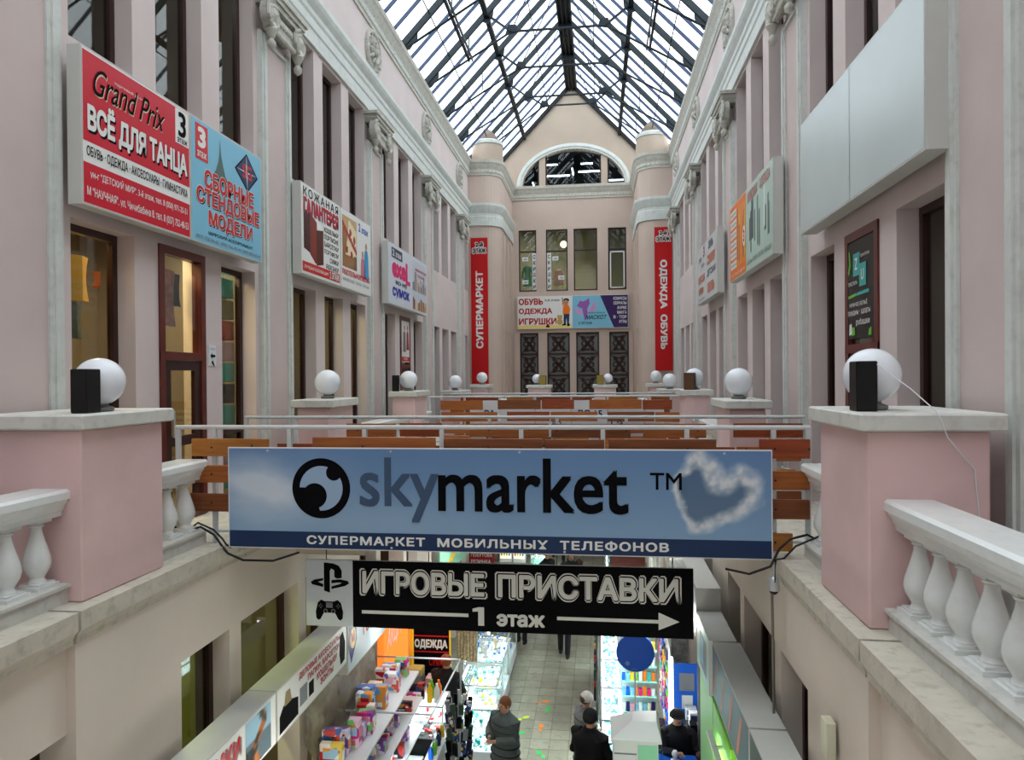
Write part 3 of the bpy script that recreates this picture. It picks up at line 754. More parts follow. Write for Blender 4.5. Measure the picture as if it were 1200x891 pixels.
# ================================================================== BRIDGES AND THEIR SLATTED RAILINGS
struct(B().box(-2.6, 2.6, 6.62, 8.6, 4.97, 5.02), 'floor_bridge_1', STEELD)
struct(B().box(-2.6, 2.6, 15.9, 18.0, 4.97, 5.02), 'floor_bridge_2', STEELD)
def railing(y, xa, xb, zr, rows, label, posts, face, seed, segs=None):
    """rail tube, posts, and separate wooden boards; rows: (z0, z1)"""
    rnd = random.Random(seed)
    t = thing('bridge_railing', label, 'railing', ((xa + xb) / 2, y, 5.02), 'slatted railings of the footbridges')
    B().tube([(xa, y, zr), (xb, y, zr)], .022, 10).build('top_rail', RAIL, t, True)
    for x in posts: B().box(x - .02, x + .02, y - .02, y + .02, 5.0, zr - .015).build('post', RAIL, t)
    B().tube([(xa, y + .03, 5.1), (xb, y + .03, 5.1)], .015, 8).build('bottom_rail', RAIL, t)
    for ri, (z0, z1) in enumerate(rows):
        x = xa + (.28 if ri == 0 else rnd.uniform(0, .5))
        if segs and ri < len(segs) and segs[ri]: cells = segs[ri]
        else:
            cells = []
            while x < xb - .15:
                L = rnd.uniform(.55, 1.5); e = min(xb - .05, x + L); cells.append((x, e)); x = e + (rnd.choice([.02, .02, .22, .34]))
        for a, c in cells:
            dz = rnd.uniform(-.012, .012); q = rnd.uniform(0, .02)
            B().bbox(a, c, y - .045 - q, y - .021 - q, z0 + dz, z1 + dz, .004).build('slat', WOOD[rnd.randrange(4)], t)
            bb = B()
            for px in posts:
                if a < px < c: bb.lathe([(.01, 0), (.01, .004)], (px, 0, 0), 6); n_ = 12; bb.v[-n_:] = [(v[0], y - .046 - q - v[2], (z0 + z1) / 2 + dz + v[1]) for v in bb.v[-n_:]]
            if bb.v: bb.build('bolt', BLACK, t)
R1 = [(5.848, 6.018), (5.585, 5.752), (5.317, 5.49), (5.02, 5.18)]
railing(6.45, -3.12, 2.86, 6.12, R1, 'white railing with wooden boards behind the long blue banner', [-3.1, -2.72, -1.95, -1.2, -.45, .3, 1.05, 1.8, 2.55, 2.84],
        1, 3, [[(-2.93, -2.14), (-1.7, -.5), (-.42, .5), (.52, 1.06), (1.1, 2.05), (2.42, 2.85)], [(-3.02, -2.52), (2.4, 2.84)], [(-2.98, -2.3), (2.38, 2.84)], [(-2.5, -1.7), (2.3, 2.7)]])
railing(8.72, -3.6, 3.45, 6.08, [(5.83, 6.0), (5.56, 5.73), (5.29, 5.46), (5.03, 5.19)], 'white railing with wooden boards on the far side of the first footbridge', [-3.58, -2.9, -2.05, -1.2, -.35, .5, 1.35, 2.2, 3.05, 3.43],
        1, 5, [[(-2.2, -1.55), (-1.5, -.95), (-.6, .4), (.43, 1.4), (1.55, 2.3), (2.62, 3.42)]])
R3 = [(5.84, 6.05), (5.57, 5.78), (5.3, 5.5), (5.04, 5.23)]
railing(15.75, -2.85, 2.85, 6.13, R3, 'white railing with wooden boards on the near side of the second footbridge', [-2.83 + .81 * i for i in range(8)], 1, 11)
railing(18.1, -2.85, 2.85, 6.13, R3, 'white railing with wooden boards on the far side of the second footbridge', [-2.83 + .81 * i for i in range(8)], 1, 12)
# white notice board with blue letters hung between the railings of the second footbridge
t = thing('notice_board', 'white notice board with dark blue letters seen between the boards of the second footbridge', 'notice', (.1, 16.3, 5.1))
B().box(-2.0, 2.5, 16.3, 16.33, 5.02, 6.02).build('board', WHT, t)
P = Panel((-2.0, 16.298, 5.12), (1, 0, 0), (0, 0, 1), t)
for tx, u0, v0, u1, v1 in (('ВО 15', 2.55, .5, 3.1, .68), ('ВО', 1.95, .28, 2.15, .42), ('РА', .35, .5, .6, .68), ('1 ЭТ', 3.3, .28, 3.7, .42), ('Р', .8, .1, .95, .3)): P.text(tx, NAVY, u0, v0, u1, v1, bold=.03)
# black cable bundles at both ends of the near railing
def cable(pts, r, label, name='cable'):
    o = B().tube(pts, r, 6).build(name, BLACK, None, True); return tag(o, label, 'cable')
cable([(-3.1, 6.3, 5.2), (-2.95, 6.28, 5.12), (-2.8, 6.32, 5.17), (-2.65, 6.3, 5.1), (-2.56, 6.3, 4.98), (-2.5, 6.28, 4.93), (-2.35, 6.28, 4.87), (-2.05, 6.28, 4.87), (-1.8, 6.3, 4.95)], .011, 'black cable looping from the left ledge under the blue banner')
cable([(-3.0, 6.4, 5.1), (-2.85, 6.36, 5.2), (-2.7, 6.38, 5.13), (-2.6, 6.36, 5.05), (-2.55, 6.34, 5.0), (-2.5, 6.34, 4.97)], .009, 'black cable resting on the left ledge beside the blue banner')
cable([(2.95, 6.35, 5.12), (2.8, 6.33, 5.2), (2.66, 6.33, 5.16), (2.56, 6.3, 5.08), (2.48, 6.28, 4.93), (2.3, 6.28, 4.86), (2.1, 6.28, 4.9)], .011, 'black cable looping from the right ledge under the blue banner')
cable([(2.9, 6.3, 5.2), (2.7, 6.32, 5.1), (2.6, 6.3, 5.0), (2.52, 6.27, 4.99), (2.51, 6.26, 4.8)], .009, 'black cable running down to the small camera on the right')
t = thing('security_camera', 'small grey dome camera on a pole below the right end of the blue banner', 'camera', (2.51, 6.3, 4.7))
B().lathe([(.03, .12), (.045, .1), (.05, .02), (.05, 0)], (2.51, 6.3, 4.72), 14).build('housing', ALU, t, True)
B().sphere((2.51, 6.3, 4.72), .04, 14, 8).build('dome', BLACK, t, True)
B().tube([(2.51, 6.3, 4.82), (2.51, 6.3, 5.0)], .012).build('bracket', ALU, t)
tag(B().tube([(2.51, 6.36, 4.75), (2.53, 6.36, 2.4)], .012).build('conduit', mat('grey_conduit', (110, 108, 100), .5), None), 'thin grey pipe running down from the dome camera', 'pipe')
t = thing('junction_box', 'cream junction box with a white conduit on the lower right wall', 'box', (2.59, 5.03, 4.0))
B().bbox(2.53, 2.598, 4.97, 5.09, 3.97, 4.22, .006).build('box', mat('cream_box', (205, 205, 180), .5), t)
B().tube([(2.57, 5.03, 3.97), (2.57, 5.03, 2.8)], .014).build('conduit', WHT, t)

# ================================================================== HANGING BANNERS
# long blue banner
def signbox(name, label, cat, O, R, U, w, h, depth, m=SIGNBOX, group=None, facem=None):
    O, R, U = V(O), V(R).normalized(), V(U).normalized(); N = R.cross(U)
    t = thing(name, label, cat, O, group)
    P = Panel(O, R, U, t)
    c = [P.P(0, 0, 0), P.P(w, 0, 0), P.P(w, h, 0), P.P(0, h, 0)]; d = [p - N * depth for p in c]
    B().loft([c, d]).build('case', m, t)
    if facem: P.rect(facem, .015, .015, w - .015, h - .015, .0015, 'face')
    return t, P
O = V((-2.50, 6.3, 4.985)); R_ = V((2.505 + 2.50, 0, -.005)); W_ = R_.length; H_ = .955
t, P = signbox('banner', 'long blue sky banner of the mobile phone supermarket hung across the hall', 'banner', O, R_, (.0, 0, 1), W_, H_, .03, WHT)
HEART = [((px - 272.5) / 633.5 * 5.005, (652 - 126.5 + 0 - (py - 525.5) * 1.0) * 0, 0) for px, py in ()]
HEART = [((px - 272.5) / 633.5 * 5.005, .955 - (py - 526) / 121 * .955, tw) for px, py, tw in ((806, 556, .03), (816, 543, .055), (829, 535, .075), (840, 543, .085), (846, 562, .10), (856, 565, .09), (864, 556, .075), (875, 551, .08), (886, 562, .08), (887, 580, .07), (878, 592, .06), (864, 598, .07), (852, 604, .05), (838, 610, .06), (822, 613, .05), (813, 600, .03), (808, 585, .03), (803, 572, .028))]
def sky(a, b):
    x, y = a * W_, b * H_
    g = (96 + 40 * (1 - b), 132 + 38 * (1 - b), 176 + 22 * (1 - b))
    c = 0.5 + .5 * noise.fractal(V((x * 1.3, y * 2.1, 0)), 1.0, 2.0, 5)
    base = math.exp(-((x - .4) / .75) ** 2 - ((y - .58) / .33) ** 2)
    k = max(0, min(1, base * 1.25 * (c + .18) - .12)) * .75
    k += .25 * math.exp(-((y - .3) / .2) ** 2) * max(0, math.sin(x * 1.2)) * .6
    # heart shaped cloud ring on the right: thick along the top right, thin at the left
    n1 = noise.fractal(V((x * 7, y * 7, 3)), 1.0, 2.0, 4) * .035
    qx, qy = x + n1, y + noise.fractal(V((x * 7, y * 7, 13)), 1.0, 2.0, 4) * .035
    best = 9; th = .03; ins = False
    for j in range(len(HEART)):
        (ax, ay, aw), (bx_, by_, bw) = HEART[j], HEART[(j + 1) % len(HEART)]
        dx, dy = bx_ - ax, by_ - ay; tt = max(0, min(1, ((qx - ax) * dx + (qy - ay) * dy) / (dx * dx + dy * dy)))
        dd = math.hypot(qx - ax - dx * tt, qy - ay - dy * tt) / (aw + (bw - aw) * tt)
        best = min(best, dd)
        if (ay > qy) != (by_ > qy) and qx < (bx_ - ax) * (qy - ay) / (by_ - ay) + ax: ins = not ins
    ring = max(0, min(1, 1.35 - best))
    rr = .62 + .38 * max(0, min(1, .6 + 1.3 * noise.fractal(V((x * 14, y * 14, 7)), 1, 2, 3)))
    inner = 1 if ins else 0
    col = [g[i] * (1 - inner * .22) for i in range(3)]
    k = max(k * (1 - inner), 0)
    col = [col[i] + (( 222, 228, 232)[i] - col[i]) * min(1, k) for i in range(3)]
    return tuple(col[i] + ((214, 219, 222)[i] - col[i]) * ring * rr for i in range(3))
P.image(sky, .01, .01, W_ - .01, H_ - .01, 340, 66, .0012)
P.rect(NAVY, .01, .01, W_ - .01, .165, .002, 'blue_band')
P.text('СУПЕРМАРКЕТ  МОБИЛЬНЫХ  ТЕЛЕФОНОВ', WHITE, .78, .045, 4.12, .135, bold=.035, sp=1.12)
def uv(px, py):   # photo pixel on the banner -> banner metres
    return ((px - 272.5) / 633.5 * W_, .0)
cx, cy = .925, .575
P.disc(INK, cx, cy, .283, .003, n=48, name='logo_ring')
LB = mat('logo_sky_grey', (150, 176, 205), .35)
lt = []
for k in range(25):   # upper outer arc of the light area
    a = math.radians(178 - k * 11.3); lt.append((cx + .21 * math.cos(a), cy + .21 * math.sin(a)))
for k in range(13):   # back along the big dark disc
    a = math.radians(-70 + k * 17.5); lt.append((cx - .062 + .118 * math.cos(a), cy - .07 + .118 * math.sin(a)))
b = B(); b.v = [tuple(P.P(u, v, .0036)) for u, v in lt]; b.f = [tuple(range(len(lt)))]
o = b.build('logo_light_area', LB, t); P.face(o)
P.disc(INK, cx - .062, cy - .07, .118, .0042, n=32, name='logo_dot'); P.disc(INK, cx + .125, cy + .148, .075, .0042, n=32, name='logo_dot')
P.text('sky', SLATE, 1.30, .27, 2.05, .87, bold=.016, d=.0045); P.text('market', INK, 2.045, .375, 3.77, .87, bold=.022, d=.005)
P.text('TM', INK, 3.96, .60, 4.235, .75, bold=.01)
for u, v in ((.4, H_ - .03), (1.6, H_ - .03), (2.8, H_ - .03), (4.6, H_ - .03), (1.6, .03), (3.2, .03)): P.disc(ALU, u, v, .012, .004, n=8, name='rivet')
for u in (.2, 2.5, 4.8): B().tube([P.P(u, H_ - .05, -.03), P.P(u, H_ + .015, -.05)], .008, 5).build('hanging_wire', STEEL, t)

# black banner with arrow, hung lower across the hall
OB = V((-2.475, 8.0, 3.635)); RB = V((4.525, 0, 0.0))
t, P = signbox('banner', 'black banner with white outlined letters and an arrow hung below the blue one', 'banner', OB, RB, (0, 0, 1), 4.525, .79, .03, WHT)
P.rect(INK, .58, .0, 4.525, .79, .0015, 'black_field'); P.rect(mat('print_pale_blue', (206, 214, 224), .35), .005, .005, .58, .785, .0015, 'pale_field')
for tx, u0, u1 in (('ИГРОВЫЕ', .70, 2.16), ('ПРИСТАВКИ', 2.32, 4.36)):
    P.text(tx, WHITE, u0 - .035, .375, u1 + .035, .705, bold=.075, d=.003, name='letter_outline'); P.text(tx, INK, u0 - .018, .39, u1 + .018, .69, bold=.058, d=.0036, name='letter_outline')
    P.text(tx, WHITE, u0, .405, u1, .675, bold=.035, d=.0044)
P.rect(WHITE, .69, .165, 1.97, .205, .003, 'arrow_line'); P.poly(WHITE, [(3.0, .165), (4.14, .165), (4.14, .09), (4.37, .19), (4.14, .29), (4.14, .205), (3.0, .205)], .003, 'arrow')
P.poly(WHITE, [(2.02, .23), (2.02, .265), (2.09, .285), (2.155, .285), (2.155, .07), (2.085, .07), (2.085, .235)], .004, 'lettering'); P.text('этаж', WHITE, 2.3, .07, 2.86, .215, bold=.045)
# game console logo: upright P and the bent S lying behind it
sc = lambda u, v: (.06 + u * .46, .40 + v * .36)
P.poly(INK, [sc(.36, .06), sc(.52, 0), sc(.52, .72), sc(.56, .80), sc(.64, .74), sc(.64, .52), sc(.72, .47), sc(.84, .5), sc(.84, .74), sc(.76, .9), sc(.62, .97), sc(.36, 1.0)], .003, 'logo_letter')
P.polys(INK, [[sc(.34, .18), sc(.04, .26), sc(0, .34), sc(.1, .42), sc(.34, .48), sc(.34, .40), sc(.2, .35), sc(.34, .28)],
              [sc(.56, .12), sc(.56, .21), sc(.78, .29), sc(.84, .34), sc(.7, .34), sc(.56, .31), sc(.56, .42), sc(.8, .45), sc(1.0, .4), sc(1.04, .32), sc(.92, .23)]], .0028)
gc = lambda u, v: (.12 + u * .34, .07 + v * .25)
P.poly(INK, [gc(.02, .1), gc(.1, .0), gc(.18, .06), gc(.3, .36), gc(.7, .36), gc(.82, .06), gc(.9, .0), gc(.98, .1), gc(1.0, .4), gc(.92, .84), gc(.8, .98), gc(.66, .9), gc(.34, .9), gc(.2, .98), gc(.08, .84), gc(0, .4)], .003, 'gamepad_picture')
for u, v in ((.36, .44), (.64, .44)): P.disc(GREYP, *gc(u, v), .026, .0036, name='gamepad_stick'); P.disc(INK, *gc(u, v), .017, .004, name='gamepad_stick')
P.rect(GREYP, *gc(.38, .6), *gc(.62, .85), .0036, 'gamepad_pad')
for u, v in ((.82, .6), (.82, .76), (.77, .68), (.87, .68), (.18, .6), (.18, .76), (.13, .68), (.23, .68)): P.disc(GREYP, *gc(u, v), .007, .0036, n=8, name='gamepad_button')
for u in (.25, 1.5, 3.0, 4.3): B().tube([P.P(u, .79, -.01), P.P(u, 1.35, -.01)], .006, 5).build('hanging_wire', STEEL, t)
t = thing('bracket_frame', 'pale metal bracket above the left end of the black banner', 'bracket', (-2.3, 8.1, 4.5))
B().bbox(-2.62, -1.75, 8.05, 8.15, 4.47, 4.62, .01).build('beam', mat('cream_metal', (190, 180, 160), .5), t)

# ================================================================== WALL SIGNS
def wallsign(s, ya, yb, z0, z1, label, face, dep=.13, name='shop_sign'):
    """sign case on a long wall, front at |X| = 3.40; text reads left to right for someone in the hall"""
    if s < 0: O, R = (-3.40, ya, z0), (0, 1, 0)
    else: O, R = (3.40, yb, z0), (0, -1, 0)
    t, P = signbox(name, label, 'sign', O, R, (0, 0, 1), yb - ya, z1 - z0, dep, SIGNBOX, 'shop signs on the gallery walls', face)
    B().box(s * (3.40 + dep), s * 3.65, ya + .3, ya + .34, z0 + .1, z1 - .1).box(s * (3.40 + dep), s * 3.65, yb - .34, yb - .3, z0 + .1, z1 - .1).build('bracket', STEEL, t)
    return t, P
# --- red dance goods sign
t, P = wallsign(-1, 5.56, 7.19, 8.12, 9.50, 'red sign with white letters for dance goods on the near left wall', WHITE)
w_, h_ = 1.63, 1.38
P.rect(CRED, .02, .56, w_ - .02, h_ - .03, .002, 'red_field'); P.rect(CRED, .02, .02, w_ - .02, .375, .002, 'red_field')
P.text('Grand Prix', mat('print_gold', (224, 200, 170), .35), .15, .99, 1.18, 1.24, bold=.014, shear=.45, d=.003); P.text('Grand Prix', INK, .145, 1.0, 1.175, 1.25, bold=.004, shear=.45, d=.0045)
P.text('торговый дом', WHITE, .42, 1.19, .82, 1.225, d=.0038)
P.text('ВСЁ ДЛЯ ТАНЦА', INK, .085, .60, 1.58, .93, bold=.05, d=.003, sp=.95); P.text('ВСЁ ДЛЯ ТАНЦА', WHITE, .07, .62, 1.565, .95, bold=.045, d=.004, sp=.95)
P.rect(WHITE, 1.36, .98, 1.60, 1.345, .003, 'floor_badge'); P.text('3', INK, 1.41, 1.06, 1.55, 1.325, bold=.03, d=.004); P.text('этаж', INK, 1.39, .995, 1.575, 1.045, bold=.02, d=.004)
P.text('ОБУВЬ · ОДЕЖДА · АКСЕССУАРЫ · ГИМНАСТИКА', INK, .06, .42, 1.57, .525, bold=.02, d=.003)
P.text('ун-г "ДЕТСКИЙ МИР". 3-й этаж, тел. 8 (050) 971-25-51', WHITE, .1, .235, 1.56, .335, bold=.015, d=.003); P.text('М "НАУЧНАЯ". ул. Чичибабина 8. тел. 8 (057) 752-48-53', WHITE, .06, .07, 1.58, .17, bold=.015, d=.003)
# --- blue model kits sign
t, P = wallsign(-1, 7.20, 8.82, 8.12, 9.50, 'light blue sign for scale model kits on the near left wall', SKYB)
P.rect(mat('print_floor_red', (206, 36, 40), .35), .09, .93, .34, 1.33, .003, 'floor_badge'); P.text('3', WHITE, .135, 1.07, .295, 1.30, bold=.05, d=.004); P.text('этаж', WHITE, .12, .96, .31, 1.03, bold=.02, d=.004)
GRN = mat('print_jet_green', (78, 104, 100), .35)
P.poly(GRN, [(.60, 1.3), (.625, 1.12), (.665, 1.0), (.72, .88), (.76, .85), (.76, .82), (.66, .85), (.68, .76), (.65, .74), (.61, .82), (.58, .74), (.54, .76), (.565, .85), (.46, .82), (.46, .86), (.5, .9), (.56, 1.02), (.585, 1.13)], .003, 'jet_picture')
P.poly(INK, [(1.23, 1.32), (1.52, 1.08), (1.25, .84), (.94, 1.07)], .003, 'diamond_emblem'); P.poly(NAVY, [(1.23, 1.30), (1.49, 1.08), (1.25, .86), (.97, 1.07)], .0034, 'diamond_emblem')
P.polys(WHITE, [[(.97, 1.085), (1.23, 1.09), (1.49, 1.095), (1.23, 1.07)], [(1.225, 1.3), (1.245, 1.08), (1.25, .86), (1.215, 1.08)]], .0038)
P.text('SG', CRED, 1.13, 1.0, 1.36, 1.18, bold=.03, d=.0042)
for tx, u0, v0, u1, v1 in (('СБОРНЫЕ', .26, .65, 1.40, .86), ('СТЕНДОВЫЕ', .10, .42, 1.54, .64), ('МОДЕЛИ', .34, .205, 1.36, .41)):
    P.text(tx, INK, u0 + .012, v0 - .015, u1 + .012, v1 - .015, bold=.06, d=.003); P.text(tx, WHITE, u0 - .008, v0 - .006, u1 + .008, v1 + .006, bold=.07, d=.0035); P.text(tx, RED, u0, v0, u1, v1, bold=.04, d=.004)
P.text('ШИРОКИЙ АССОРТИМЕНТ', INK, .34, .125, 1.37, .175, bold=.02, d=.003); P.text('(057) 758-04-60, (093) 766-40-44, (067) 855-65-47', GREYP, .08, .03, 1.58, .09, bold=.01, d=.003)
# --- leather goods sign
t, P = wallsign(-1, 10.06, 13.32, 8.17, 9.56, 'white sign for leather goods and bed linen with wallet and robe pictures', WHITE)
P.text('КОЖАНАЯ', INK, .09, 1.2, 1.52, 1.34, bold=.012, sp=1.3); P.text('ГАЛАНТЕРЕЯ', mat('print_shadow_blue', (60, 70, 120), .35), .115, .93, 1.545, 1.17, bold=.05, d=.003); P.text('ГАЛАНТЕРЕЯ', RED, .09, .95, 1.52, 1.185, bold=.045)
P.poly(mat('wallet_dark', (66, 20, 20), .4), [(.1, .4), (.1, 1.0), (.34, .98), (.34, .36)], .003, 'wallet_picture'); P.poly(mat('wallet_red', (128, 42, 30), .4), [(.34, .34), (.34, .98), (.6, .88), (.6, .26), (.55, .22)], .0032, 'wallet_picture'); P.poly(BROWN, [(.58, .2), (.58, .76), (.86, .80), (.86, .25)], .0036, 'wallet_picture')
for i, tx in enumerate(('КОШЕЛЬКИ', 'ПОРТМОНЕ', 'БАРСЕТКИ', 'ПОРТФЕЛИ', 'СУМКИ', 'РЮКЗАКИ')): P.text(tx, INK, 1.52 - .078 * len(tx), .80 - i * .118, 1.52, .88 - i * .118, bold=.01)
P.rect(RED, .05, .05, 1.58, .2, .003, 'red_strip'); P.text('ЛУЧШАЯ КОЛЛЕКЦИЯ', WHITE, .1, .09, 1.06, .15, bold=.02); P.text('2 ЭТАЖ', INK, 1.12, .07, 1.54, .19, bold=.09, d=.0036); P.text('2 ЭТАЖ', WHITE, 1.12, .07, 1.54, .19, bold=.04, d=.0044)
P.rect(GREYP, 1.62, .0, 1.635, 1.39, .003, 'panel_joint')
def bed(a, b):
    x, y = a, b
    c = (196, 160, 110) if y > .75 else (150, 104, 60)
    if .15 + .3 * y < x < .98 and .25 < y < .95 - .35 * abs(x - .5): c = (232, 214, 180)
    if abs(y - (.85 - .5 * x)) < .06: c = (170, 34, 34)
    for u, v in ((.3, .35), (.62, .28), (.55, .72), (.82, .6)):
        if (x - u) ** 2 + (y - v) ** 2 < .006: c = (150, 30, 36)
    if x > .8 and y < .3: c = (120, 90, 60)
    return c
P.image(bed, 1.72, .38, 2.45, 1.28, 26, 30)
P.text('2', BLUE, 2.55, 1.14, 2.65, 1.3, bold=.04); P.text('этаж', BLUE, 2.72, 1.14, 3.1, 1.24, bold=.02)
for u, c1, h1 in ((2.78, mat('robe_pink', (196, 120, 140), .5), .8), (2.98, mat('robe_blue', (60, 150, 200), .5), .98)):
    P.poly(c1, [(u - .12, .3), (u - .11, h1 - .25), (u - .07, h1 - .13), (u + .07, h1 - .13), (u + .12, h1 - .25), (u + .14, .3)], .003, 'robe_picture'); P.disc(mat('skin_print', (190, 130, 100), .5), u, h1 - .06, .05, .0034, .07, name='face_picture')
P.text('ПОСТЕЛЬНОЕ БЕЛЬЁ', RED, 1.7, .24, 3.17, .36, bold=.035); P.text('НИЖНЕЕ БЕЛЬЁ · ХАЛАТЫ · ПИЖАМЫ', GREYP, 1.72, .13, 3.12, .2, bold=.01)
# --- bag shop sign
t, P = wallsign(-1, 14.46, 17.86, 8.17, 9.50, 'pale sign with pink and blue lettering for bags on the left wall', mat('print_pale_grey', (206, 212, 222), .35))
P.rect(NAVY, .26, 1.03, 1.1, 1.25, .003, 'floor_badge'); P.text('2', WHITE, .34, 1.07, .46, 1.21, bold=.03); P.text('этаж', WHITE, .56, 1.07, 1.0, 1.17, bold=.02)
P.text('exel', PINKP, .28, .62, 1.52, 1.06, bold=.06); P.rect(PINKP, 1.36, .56, 1.76, .66, .004, 'letter_foot')
P.text('весь мир', NAVY, .55, .44, 1.45, .56, bold=.02); P.text('сумок', mat('print_ultramarine', (28, 50, 160), .35), .3, .13, 1.68, .4, bold=.05)
def shops(a, b):
    if .38 < b < .82: 
        q = int(a * 14); random.seed(q * 7 + 1); hgt = .45 + .3 * random.random(); 
        if b < hgt + .05 and (a * 14) % 1 < .6: return random.choice([(60, 50, 60), (150, 60, 50), (190, 140, 70), (90, 100, 120)])
    if b < .3:
        q = int(a * 12); random.seed(q * 3 + 2)
        if b < .12 + .15 * random.random() and (a * 12) % 1 < .8: return random.choice([(160, 80, 60), (190, 150, 90), (120, 70, 70), (200, 190, 180)])
    return (196, 204, 214)
P.image(shops, 1.98, .06, 3.34, 1.24, 48, 30); P.text('НОВАЯ КОЛЛЕКЦИЯ', RED, 2.2, 1.0, 3.26, 1.08, bold=.01, d=.005); P.text('ОСЕНЬ-ЗИМА', RED, 2.4, .88, 3.05, .95, bold=.01, d=.005)
random.seed(21)
# --- blank pale sign, near right
t, P = wallsign(1, 5.46, 8.62, 8.23, 9.52, 'large blank pale grey sign on the near right wall', mat('blank_sign_face', (188, 200, 200), .22, .03, 1.5, spec=.5), .17)
P.rect(GREYP, 1.605, .0, 1.613, 1.29, .003, 'panel_joint'); 
# --- orange and green clothes sign
t, P = wallsign(1, 9.93, 13.08, 8.24, 9.56, 'half orange half pale green clothing sign on the right wall', mat('print_pale_green', (178, 204, 192), .3))
P.rect(ORANGE, .02, .02, 1.38, 1.30, .0025, 'orange_field')
for i in range(6): P.rect(WHITE, .1, .2 + i * .178, .62, .33 + i * .178, .0035, 'white_label'); P.text('СКИДКА 50%', GREYP, .14, .235 + i * .178, .58, .285 + i * .178, bold=.02, d=.0045)
def rods(cols, n, seed):
    rnd = random.Random(seed); L = [(rnd.random(), rnd.uniform(.02, .05), rnd.uniform(0, .3), rnd.uniform(.6, 1), rnd.choice(cols)) for _ in range(n)]
    def f(a, b, bgc):
        for u, w2, lo, hi, c in L:
            if abs(a - u) < w2 and lo < b < hi: return c
        return bgc
    return f
f1 = rods([(90, 70, 60), (200, 190, 60), (70, 60, 70)], 7, 4); P.image(lambda a, b: f1(a, b, (236, 130, 30)), .7, .2, 1.34, 1.2, 24, 24, .003)
P.disc(WHITE, 1.24, .62, .11, .0045, .17); P.text('3', RED, 1.19, .52, 1.29, .72, bold=.05, d=.0055)
f2 = rods([(70, 90, 96), (110, 130, 130), (60, 70, 90), (220, 226, 220)], 12, 9); P.image(lambda a, b: f2(a, b, (178, 206, 194)), 1.5, .24, 3.05, 1.08, 40, 26, .003)
P.text('МУЖСКАЯ', mat('print_dusty_red', (190, 110, 104), .35), 1.52, 1.06, 2.2, 1.24, bold=.03); P.text('ОДЕЖДА', mat('print_dusty_red', (190, 110, 104), .35), 2.35, 1.06, 3.0, 1.24, bold=.03)
P.text('2-й этаж · БРЮКИ · КУРТКИ · РУБАШКИ', GREYP, 1.5, .09, 3.05, .17, bold=.015); P.text('ТОРГОВЫЙ ЦЕНТР', WHITE, .12, .06, 1.3, .13, bold=.01, d=.004)
# --- small print sign further right
t, P = wallsign(1, 14.42, 17.25, 8.24, 9.54, 'pale grey sign with small orange and blue print on the far right wall', mat('print_pale_stone', (204, 206, 206), .35))
RD = mat('print_faded_orange', (206, 120, 90), .4)
P.text('3', RED, .95, 1.0, 1.15, 1.24, bold=.04); P.text('ЭТАЖ', NAVY, .25, .95, .7, 1.06, bold=.02); P.text('ОБУВЬ', NAVY, 1.7, 1.05, 2.3, 1.22, bold=.03)
P.text('СУМКИ', RD, 1.5, .72, 2.55, .94, bold=.05); P.text('ДЕТСКАЯ', NAVY, 1.5, .46, 2.6, .62, bold=.02); P.text('ОБУВЬ', RD, 1.55, .12, 2.45, .34, bold=.05)
P.text('ЖЕНСКАЯ', RD, .2, .46, 1.15, .64, bold=.04); P.text('КУРТКИ', RD, .22, .2, .95, .36, bold=.04); P.text('скидки', GREYP, .6, .78, 1.1, .88, bold=.01); P.text('2 этаж налево', GREYP, .2, .06, 1.1, .12, bold=.01)

# --- red vertical banners on the towers
t, P = signbox('banner', 'tall red banner with vertical white letters on the left tower', 'banner', (-3.55, 25.14, 6.32), (1, 0, 0), (0, 0, 1), .62, 5.3, .03, RED, 'tall red banners on the end towers', None)
P.text('СУПЕРМАРКЕТ', WHITE, .17, 1.28, .44, 4.1, bold=.05, rot=90)
P.text('2-й', WHITE, .14, 4.94, .48, 5.17, bold=.14, d=.003); P.text('2-й', INK, .17, 4.97, .45, 5.14, bold=.05); P.text('ЭТАЖ', WHITE, .03, 4.71, .59, 4.95, bold=.14, d=.003); P.text('ЭТАЖ', INK, .06, 4.74, .56, 4.92, bold=.05)
t, P = signbox('banner', 'tall red banner with vertical white letters on the right tower', 'banner', (3.02, 25.14, 6.74), (1, 0, 0), (0, 0, 1), .60, 5.05, .03, RED, 'tall red banners on the end towers', None)
P.text('ОДЕЖДА  ОБУВЬ', WHITE, .15, .75, .43, 3.9, bold=.05, rot=-90)
P.text('2-й', WHITE, .14, 4.74, .46, 4.95, bold=.14, d=.003); P.text('2-й', INK, .17, 4.77, .43, 4.92, bold=.05); P.text('ЭТАЖ', WHITE, .03, 4.52, .57, 4.74, bold=.14, d=.003); P.text('ЭТАЖ', INK, .06, 4.55, .54, 4.71, bold=.05)

